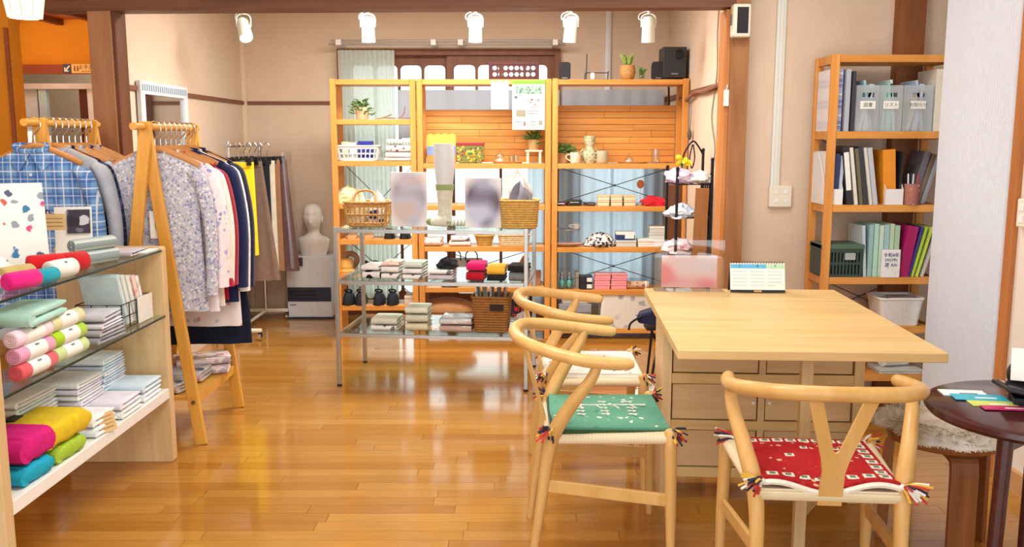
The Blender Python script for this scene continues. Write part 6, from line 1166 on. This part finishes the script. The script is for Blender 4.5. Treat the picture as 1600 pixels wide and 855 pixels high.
# ------------------------------------------------------------ fixtures
GL = plain('lamp_white_green', (222, 230, 218), .4, var=.02)
def spot(label, px, Y, lit=None, tilt=0, pan=0):
    zc = 2.035; x = X(px, Y, zc); T = thing('spotlight', label, 'spotlight', (x, Y, 2.395), R(pan), 'track spotlights')
    MB().b2((-.03, -.05, -.03), (.03, .05, .0)).obj('mount', GL, T, bevel=.004); MB().tube([(0, 0, -.03), (0, 0, -.275)], .009, 8).obj('stem', GL, T, smooth=True)
    MB().tube(bez([(-.042, 0, -.35), (-.04, 0, -.29), (0, 0, -.272), (.04, 0, -.29), (.042, 0, -.35)], 5), .005, 6).obj('yoke', GL, T, smooth=True)
    h = MB().lathe([(.001, .07), (.026, .066), (.036, .05), (.039, -.02), (.041, -.085), (.037, -.085), (.03, -.06), (.001, -.05)], n=22).obj('lamp_head', GL, T, (0, 0, -.355), rot=(R(-34 if lit else 10), R(tilt), 0), smooth=True)
    if lit:
        MB().lathe([(.001, -.078), (.034, -.078), (.034, -.08), (.001, -.0805)], n=20).obj('lens', glow('lamp_glow', (255, 236, 196), 12), h)
        l = bpy.data.lights.new('spotlight_beam', 'SPOT'); l.energy = 14; l.color = (1, .86, .66); l.spot_size = R(110); l.spot_blend = .8; l.shadow_soft_size = .035
        o = bpy.data.objects.new('spotlight_beam', l); COL.objects.link(o); o.parent = h; o.location = (0, 0, -.09)
    MB().tube(bez([(.0, .02, -.25), (-.05, .03, -.27), (-.055, .02, -.3), (-.03, .01, -.31)], 4), .003, 6).obj('cable', GL, T, smooth=True)
spot('lit spotlight over the left wall', 381, 5.6, True, -22, 0)
spot('unlit spotlight above the sage curtain', 575, 5.6); spot('unlit spotlight above the window centre', 743, 5.6, None, 0, 8); spot('unlit spotlight above the right shelf, left one', 892, 5.6, None, 4); spot('unlit spotlight nearest the corner with the subwoofer', 1013, 5.6, None, -2)
# heater and head form
T = thing('fan_heater', 'white floor heater with dark grille below the head form', 'heater', (-1.53, 6.88, .012)); HWM = plain('heater_white', (222, 226, 228), .4, var=.02); DG = plain('heater_dark', (44, 54, 70), .4, var=.05)
MB().b2((-.2, -.09, 0), (.145, .1, .475)).obj('casing', HWM, T, bevel=.008); MB().b2((-.19, -.0935, .40), (-.07, -.0905, .465)).obj('control_panel', DG, T)
g = MB().b2((-.195, -.0935, .125), (.14, -.0905, .235)).obj('grille', DG, T)
for k in range(3): MB().b2((-.18, -.099, .145+.028*k), (.03, -.094, .153+.028*k)).obj('louvre', BLACK, g)
MB().b2((-.18, -.0925, .095), (-.13, -.0905, .102)).obj('badge', GREYINK, T); MB().b2((-.21, -.1, -.011), (.155, .11, .0)).obj('base', DG, T)
T = thing('head_form', 'white mannequin head form standing on the heater', 'mannequin head', (-1.53, 6.87, .488)); MH = plain('mannequin_white', (236, 234, 226), .4, var=.015)
secs = [(0, 0, .0, .095, .06), (.0, 0, .06, .115, .07), (0, 0, .115, .125, .075), (0, 0, .135, .11, .07), (0, 0, .15, .07, .06), (0, .004, .17, .048, .052), (0, .004, .195, .046, .052), (0, -.006, .215, .052, .066), (0, -.012, .235, .06, .078), (0, -.012, .265, .069, .086), (0, -.01, .30, .073, .09), (0, -.006, .335, .072, .089), (0, -.002, .365, .062, .078), (0, 0, .385, .042, .055), (0, 0, .395, .012, .016)]
def mr(cx, cy, z, rx, ry):
    out = []
    for j in range(28):
        a = 2*pi*j/28; x, y = rx*cos(a), ry*sin(a)+cy
        if y < 0 and .22 < z < .36:
            f = math.exp(-(x/.013)**2); 
            if .245 < z < .295: y -= .022*f*(1-abs(z-.258)/.04 if z < .29 else .3)
            if z > .295 and z < .32: y += .009*math.exp(-((abs(x)-.028)/.016)**2)
            if .228 < z < .245: y -= .005*math.exp(-(x/.025)**2)
        out.append(V((cx+x, y, z)))
    return out
rs = []
for i in range(len(secs)-1):
    n = 4 if .2 < secs[i][2] < .36 else 2
    for k in range(n): u = k/n; rs.append(mr(*[a+(b-a)*u for a, b in zip(secs[i], secs[i+1])]))
rs.append(mr(*secs[-1])); MB().loft(rs).obj('head_and_shoulders', MH, T, smooth=True)
for s in (-1, 1): MB().ell((s*.072, .0, .275), (.008, .018, .03), 10, 8).obj('ear', MH, T, smooth=True)
# long mirror on the left wall
T = thing('wall_mirror', 'tall mirror with white frame and dotted top rail on the left wall', 'mirror', (-2.052, 5.35, .5)); MF = plain('mirror_white', (222, 228, 232), .4, var=.02)
MB().b2((0, -.36, 0), (.022, -.30, 1.12)).obj('frame_side', MF, T); MB().b2((0, .30, 0), (.022, .36, 1.12)).obj('frame_side', MF, T); MB().b2((0, -.36, 1.12), (.022, .36, 1.19)).obj('frame_top', MF, T); MB().b2((0, -.36, -.06), (.022, .36, 0)).obj('frame_bottom', MF, T)
MB().b2((.004, -.30, 0), (.008, .30, 1.12)).obj('mirror_glass', plain('mirror_silver', (210, 214, 216), .04, 1.0, var=.01), T)
d0 = None
for i in range(22):
    if d0 is None: d0 = MB().b2((.0225, -.008, -.018), (.0235, .008, .018)).obj('vent_slot', plain('slot_blue', (130, 156, 176), .6), T, (0, -.33+i*.0315, 1.155))
    else: copyo(d0, T, (0, -.33+i*.0315, 1.155))
# cable conduits, switches, wall speaker
CD = plain('conduit_white', (226, 228, 220), .45, var=.015)
tag(MB().b2((X(1222, 4.6, 1.9)-.026, 4.6, 1.12), (X(1222, 4.6, 1.9)+.018, 4.619, 2.5)).b2((X(1222, 4.6, 1.9)-.012, 4.592, 1.12), (X(1222, 4.6, 1.9)+.004, 4.6, 2.5)).obj('cable_conduit', CD, rot=(0, 0, 0)), 'white cable conduit running down the beige wall to the switch plate', 'conduit')
tag(MB().b2((X(950, 6.98, 2)-.02, 6.975, 1.35), (X(950, 6.98, 2)+.02, 6.999, 2.4)).b2((X(950, 6.98, 2)-.008, 6.968, 1.35), (X(950, 6.98, 2)+.008, 6.975, 2.4)).obj('cable_conduit', plain('conduit_pale', (230, 232, 236), .45, var=.015)), 'pale conduit on the back wall beside the straw potted plant', 'conduit')
p = Ay(1219, 307, 4.6); T = thing('switch_plate', 'white socket and switch plate on the beige wall', 'switch', (p.x, 4.619, p.z)); SWM = plain('switch_ivory', (230, 226, 206), .45, var=.02); MB().b2((-.058, -.028, -.055), (.058, 0, .055)).obj('plate', SWM, T, bevel=.005)
for x in (-.022, .026):
    for zz in (-.022, .024): MB().b2((x-.011, -.0305, zz-.011), (x+.011, -.0285, zz+.011)).obj('rocker' if zz > 0 else 'socket', WHITE, T, bevel=.001)
p = Ay(1157, 33, 4.47); T = thing('wall_speaker', 'small white wall speaker with black grille on the timber post', 'speaker', (p.x, 4.497, p.z)); MB().b2((-.044, -.06, -.078), (.044, 0, .078)).obj('case', SWM, T, bevel=.01); MB().b2((-.024, -.0625, -.06), (.03, -.0605, .062)).obj('grille', BLACK, T); MB().b2((-.047, -.04, -.02), (-.0445, -.02, .03)).obj('dial', GREYINK, T)
p = Ay(1132, 150, 4.5); T = thing('post_switch', 'small white pull switch on the orange jamb', 'switch', (p.x+.01, 4.514, p.z)); MB().b2((-.012, -.02, -.05), (.012, 0, .03)).obj('case', WHITE, T, bevel=.003); MB().tube([(0, -.01, .03), (.004, -.01, .055)], .003, 6).obj('cord', WHITE, T)
T = thing('switch_plate', 'ivory double switch box on the wall at the right edge', 'switch', (1.985, 3.40, 1.09)); MB().b2((-.03, -.07, -.055), (0, .07, .055)).obj('plate', SWM, T, bevel=.006); 
for zz in (-.022, .022): MB().b2((-.033, .02, zz-.014), (-.0305, .05, zz+.014)).obj('rocker', WHITE, T, bevel=.001)
def cord(label, pts, r=.004, m=None, n='cord'): return tag(MB().tube(bez(pts, 8), r, 6).obj(n, m or plain('cord_tan', (150, 130, 104), .6), smooth=True), label, 'cord')
xw = 1.182
cord('thin cable hanging in a wavy line down the cream side wall', [(xw, 5.25, 2.3), (xw, 5.3, 2.0), (xw, 5.28, 1.75), (xw, 5.38, 1.5), (xw, 5.27, 1.3), (xw, 5.4, 1.12)]); cord('second thin cable beside the jamb on the cream side wall', [(xw, 5.16, 2.3), (xw, 5.13, 1.9), (xw, 5.05, 1.65), (xw, 5.06, 1.3)]); cord('garland of twisted ribbon along the side wall rail', [(xw-.02, 6.4, 1.66), (xw-.022, 6.1, 1.63), (xw-.022, 5.8, 1.665), (xw-.022, 5.5, 1.66), (xw-.02, 5.1, 1.68)], .012, plain('garland', (150, 100, 84), .8, var=.3, scale=80), 'ribbon_garland')
T = thing('hanging_pendant', 'dark pendant on a looped cord by the right shelf', 'pendant', (1.165, 5.95, 1.4)); MB().tube(bez([(0, -.03, .24), (0, -.03, .1), (0, 0, .02), (0, .03, .1), (0, .03, .24)], 5), .003, 6).obj('loop', GREYINK, T); MB().ell((0, 0, 0), (.014, .02, .035), 12, 8).obj('pendant', plain('dark_pendant', (86, 84, 80), .4), T, smooth=True)
cord('black and white cables running down the right shelf post', [(1.09, 6.36, 1.75), (1.1, 6.37, 1.5), (1.085, 6.37, 1.35), (1.1, 6.37, 1.2)], .007, BLACK)
# ------------------------------------------------------------ black wire rack in the corner
T = thing('wire_rack', 'black wrought iron rack with scrolled back in the corner', 'rack', (1.03, 5.22, 0)); BM = BLACKM
for x, y, h in ((-.10, -.16, 1.20), (-.10, .17, 1.2), (.095, -.16, 1.25), (.11, .17, 1.3)):
    MB().tube([(x, y, 0), (x, y, h)], .0085, 8).obj('post', BM, T, smooth=True); MB().ell((x, y, h+.008), (.011, .011, .012), 10, 8).obj('finial', BM, T)
for zz in (.35, .72, .93, 1.12):
    f = MB().tube([(-.10, -.16, zz), (.095, -.16, zz), (.11, .17, zz), (-.10, .17, zz)], .006, 6, True).obj('shelf_frame', BM, T)
    for k in range(5): MB().tube([(-.09+k*.045, -.16, zz), (-.09+k*.047, .17, zz)], .003, 6).obj('shelf_wire', BM, f)
for k in range(6): y = -.13+k*.055; MB().tube([(.1, y, .1), (.1, y, 1.12)], .0055, 6).obj('side_rod', BM, T)
MB().tube(bez([(-.02, .17, 1.12), (-.01, .17, 1.26), (.02, .17, 1.33), (.05, .17, 1.36), (.08, .17, 1.33), (.11, .17, 1.28)], 5), .0055, 6).obj('scroll', BM, T, smooth=True); MB().tube(bez([(.045, .17, 1.34), (.03, .17, 1.26), (.045, .17, 1.2), (.06, .17, 1.26), (.05, .17, 1.34)], 5), .004, 6).obj('scroll', BM, T, smooth=True)
BRW = wood('brown_plank', (186, 132, 78), (160, 106, 58), 'z', .5, 4, 10)
tag(MB().box((1.085-.03, 5.045, .55), (.075, .015, 1.1), (0, R(1.5), 0)).obj('wooden_board', BRW, bevel=.003), 'pale brown upright board leaning in front of the black rack', 'board'); tag(MB().box((.985, 5.42, .55), (.085, .015, 1.1)).obj('wooden_board', wood('brown_plank_dark', (150, 94, 50), (124, 72, 36), 'z', .5, 4, 10), bevel=.003), 'darker brown upright board behind the black rack', 'board')
LIL = blobs('lilac_print', (214, 196, 226), [(176, 150, 200), (236, 228, 240), (226, 206, 226)], 24, .4); DOT = blobs('dotted_white', (238, 232, 224), [(170, 170, 190), (240, 236, 230), (226, 180, 180)], 36, .25); PKF = blobs('pink_floral_bag', (236, 214, 216), [(214, 150, 160), (240, 226, 228), (200, 130, 140)], 26, .36)
crumple('cloth_pouch', 'lilac print pouch on the top tier of the black rack', 'pouch', (.965, 5.17, 1.1275), (.16, .2, .075), LIL, R(10), seed=50); crumple('cloth_pouch', 'white dotted pouch on the top tier of the black rack', 'pouch', (1.07, 5.17, 1.1275), (.15, .2, .06), DOT, R(-8), seed=51); crumple('cloth_pouch', 'pale blue white bag on the second tier of the black rack', 'pouch', (.985, 5.17, .9275), (.18, .22, .07), blobs('ice_blue_print', (226, 232, 242), [(176, 190, 216), (232, 236, 244)], 24, .4), 0, seed=52); crumple('cloth_pouch', 'pink floral pouch on the third tier of the black rack', 'pouch', (.96, 5.15, .7275), (.17, .2, .07), PKF, 0, seed=53)
T = thing('flower_pot', 'yellow daffodils on the black rack', 'flowers', (1.01, 5.33, 1.1275)); MB().lathe([(.018, 0), (.022, .04), (.019, .04), (.001, .036)], n=14).obj('vase', CREAM, T); YF = plain('daffodil', (248, 220, 50), .6, var=.05)
for i in range(5):
    a = i*1.3; e = V((.03*cos(a), .02*sin(a), .10+.015*(i % 3))); s_ = MB().tube([(0, 0, .035), e*.6+V((0, 0, .03)), e], .002, 5).obj('stem', LEAF2, T); fl = MB().lathe([(.001, 0), (.01, .004), (.022, .012), (.008, .008), (.009, .02), (.001, .012)], n=12).obj('bloom', YF, s_, e, rot=(R(60), 0, a))
# ------------------------------------------------------------ things standing behind the table
T = thing('folding_stand', 'small black folding stand with dark umbrellas behind the table', 'stand', (.80, 4.75, 0)); 
for s in (-1, 1): MB().tube(bez([(s*.06, -.05, 0), (s*.02, -.01, .2), (-s*.05, .04, .36)], 5), .007, 8).obj('leg', BLACKM, T, smooth=True); MB().tube([(s*.06, .06, .001), (s*.05, -.05, .36)], .007, 8).obj('leg', BLACKM, T)
MB().b2((-.08, -.06, .36), (.08, .06, .37)).obj('top', BLACKM, T)
T = thing('tote_bag', 'dark navy folded bag lying on the small black stand', 'bag', (.79, 4.74, .3705)); MB().add([(-.12, -.06, .03), (.08, -.08, 0), (.1, .08, 0), (-.1, .06, .04), (-.13, -.05, .07), (.06, -.06, .13), (.08, .07, .13), (-.1, .05, .08)], [(0, 1, 2, 3), (4, 7, 6, 5), (0, 4, 5, 1), (1, 5, 6, 2), (2, 6, 7, 3), (3, 7, 4, 0)]).obj('bag_body', cloth('night_navy', (40, 44, 70)), T, bevel=.012); MB().tube(bez([(-.1, -.06, .07), (-.16, -.09, .04), (-.17, -.08, .0)], 4), .006, 6).obj('strap', BLACK, T)
for i, lb in enumerate(('left white sneaker on the floor behind the table', 'right white sneaker on the floor behind the table')):
    T = shoe('sneaker', lb, (.70+.1*i, 4.62+.05*i, .001), R(150), .26, plain('sneaker_white', (236, 234, 226), .6, var=.03), plain('sneaker_sole', (214, 206, 190), .7), .08, cat='shoe', group='white sneakers')
    for k in range(3): MB().tube([(-.03, .0+.02*k, .075-.009*k), (.03, .0+.02*k, .075-.009*k)], .004, 5).obj('lace', PAPER, T)
# ------------------------------------------------------------ corridor details
p = Ay(118, 107, 5.57); T = thing('toilet_sign', 'small restroom sign with arrow on the red brown lintel', 'sign', (p.x, 5.572, p.z)); 
MB().b2((-.075, -.004, -.028), (-.026, 0, .026)).obj('arrow_plate', plain('sign_dark', (66, 62, 70), .5), T); MB().b2((-.024, -.004, -.028), (.112, 0, .026)).obj('text_plate', plain('sign_wood', (236, 186, 106), .6), T)
MB().bar((-.034, -.0048, .016), (-.062, -.0048, -.014), .008, .0012, (0, 1, 0)).b2((-.067, -.0055, -.019), (-.06, -.0042, .006)).b2((-.06, -.0055, -.019), (-.042, -.0042, -.012)).obj('arrow', PAPER, T)
BR = plain('sign_brown', (110, 66, 30), .7); text('お手洗', .030, (.065, -.0048, .006), BR, T); text('RESTROOM', .010, (.065, -.0048, -.018), BR, T)
for s in (-1, 1): x = .005+s*.009; MB().ell((x, -.0048, .012), (.004, .001, .004), 8, 6).b2((x-.004, -.0055, -.016), (x+.004, -.0042, .007)).obj('pictogram', BR, T)
p = Ay(38, 12, 3.6); T = thing('paper_lantern', 'glowing white pleated pendant lantern at the top left', 'lantern', (p.x, 3.6, p.z-.005)); LG = glow('lantern_glow', (255, 240, 206), 3.0)
MB().lathe([(.052, -.035), (.058, -.03), (.072, .06), (.075, .12), (.02, .13)], n=10).obj('shade', LG, T)
for k in range(10): a = 2*pi*k/10; MB().tube([(.06*cos(a), .06*sin(a), -.034), (.075*cos(a), .075*sin(a), .06), (.078*cos(a), .078*sin(a), .12)], .003, 5).obj('rib', CREAMM, T)
MB().tube([(0, 0, .125), (0, 0, 2.495-(p.z-.005))], .004, 6).obj('cord', BLACK, T)
l = bpy.data.lights.new('lantern_light', 'POINT'); l.energy = 5; l.color = (1, .8, .55); l.shadow_soft_size = .06; o = bpy.data.objects.new('lantern_light', l); COL.objects.link(o); o.parent = T; o.location = (0, 0, -.1)
curtain('lace_curtain', 'narrow white lace curtain strip in the passage beside the dark post', -2.69, -2.6, .004, 1.69, 5.9, LACE, 3, .01)
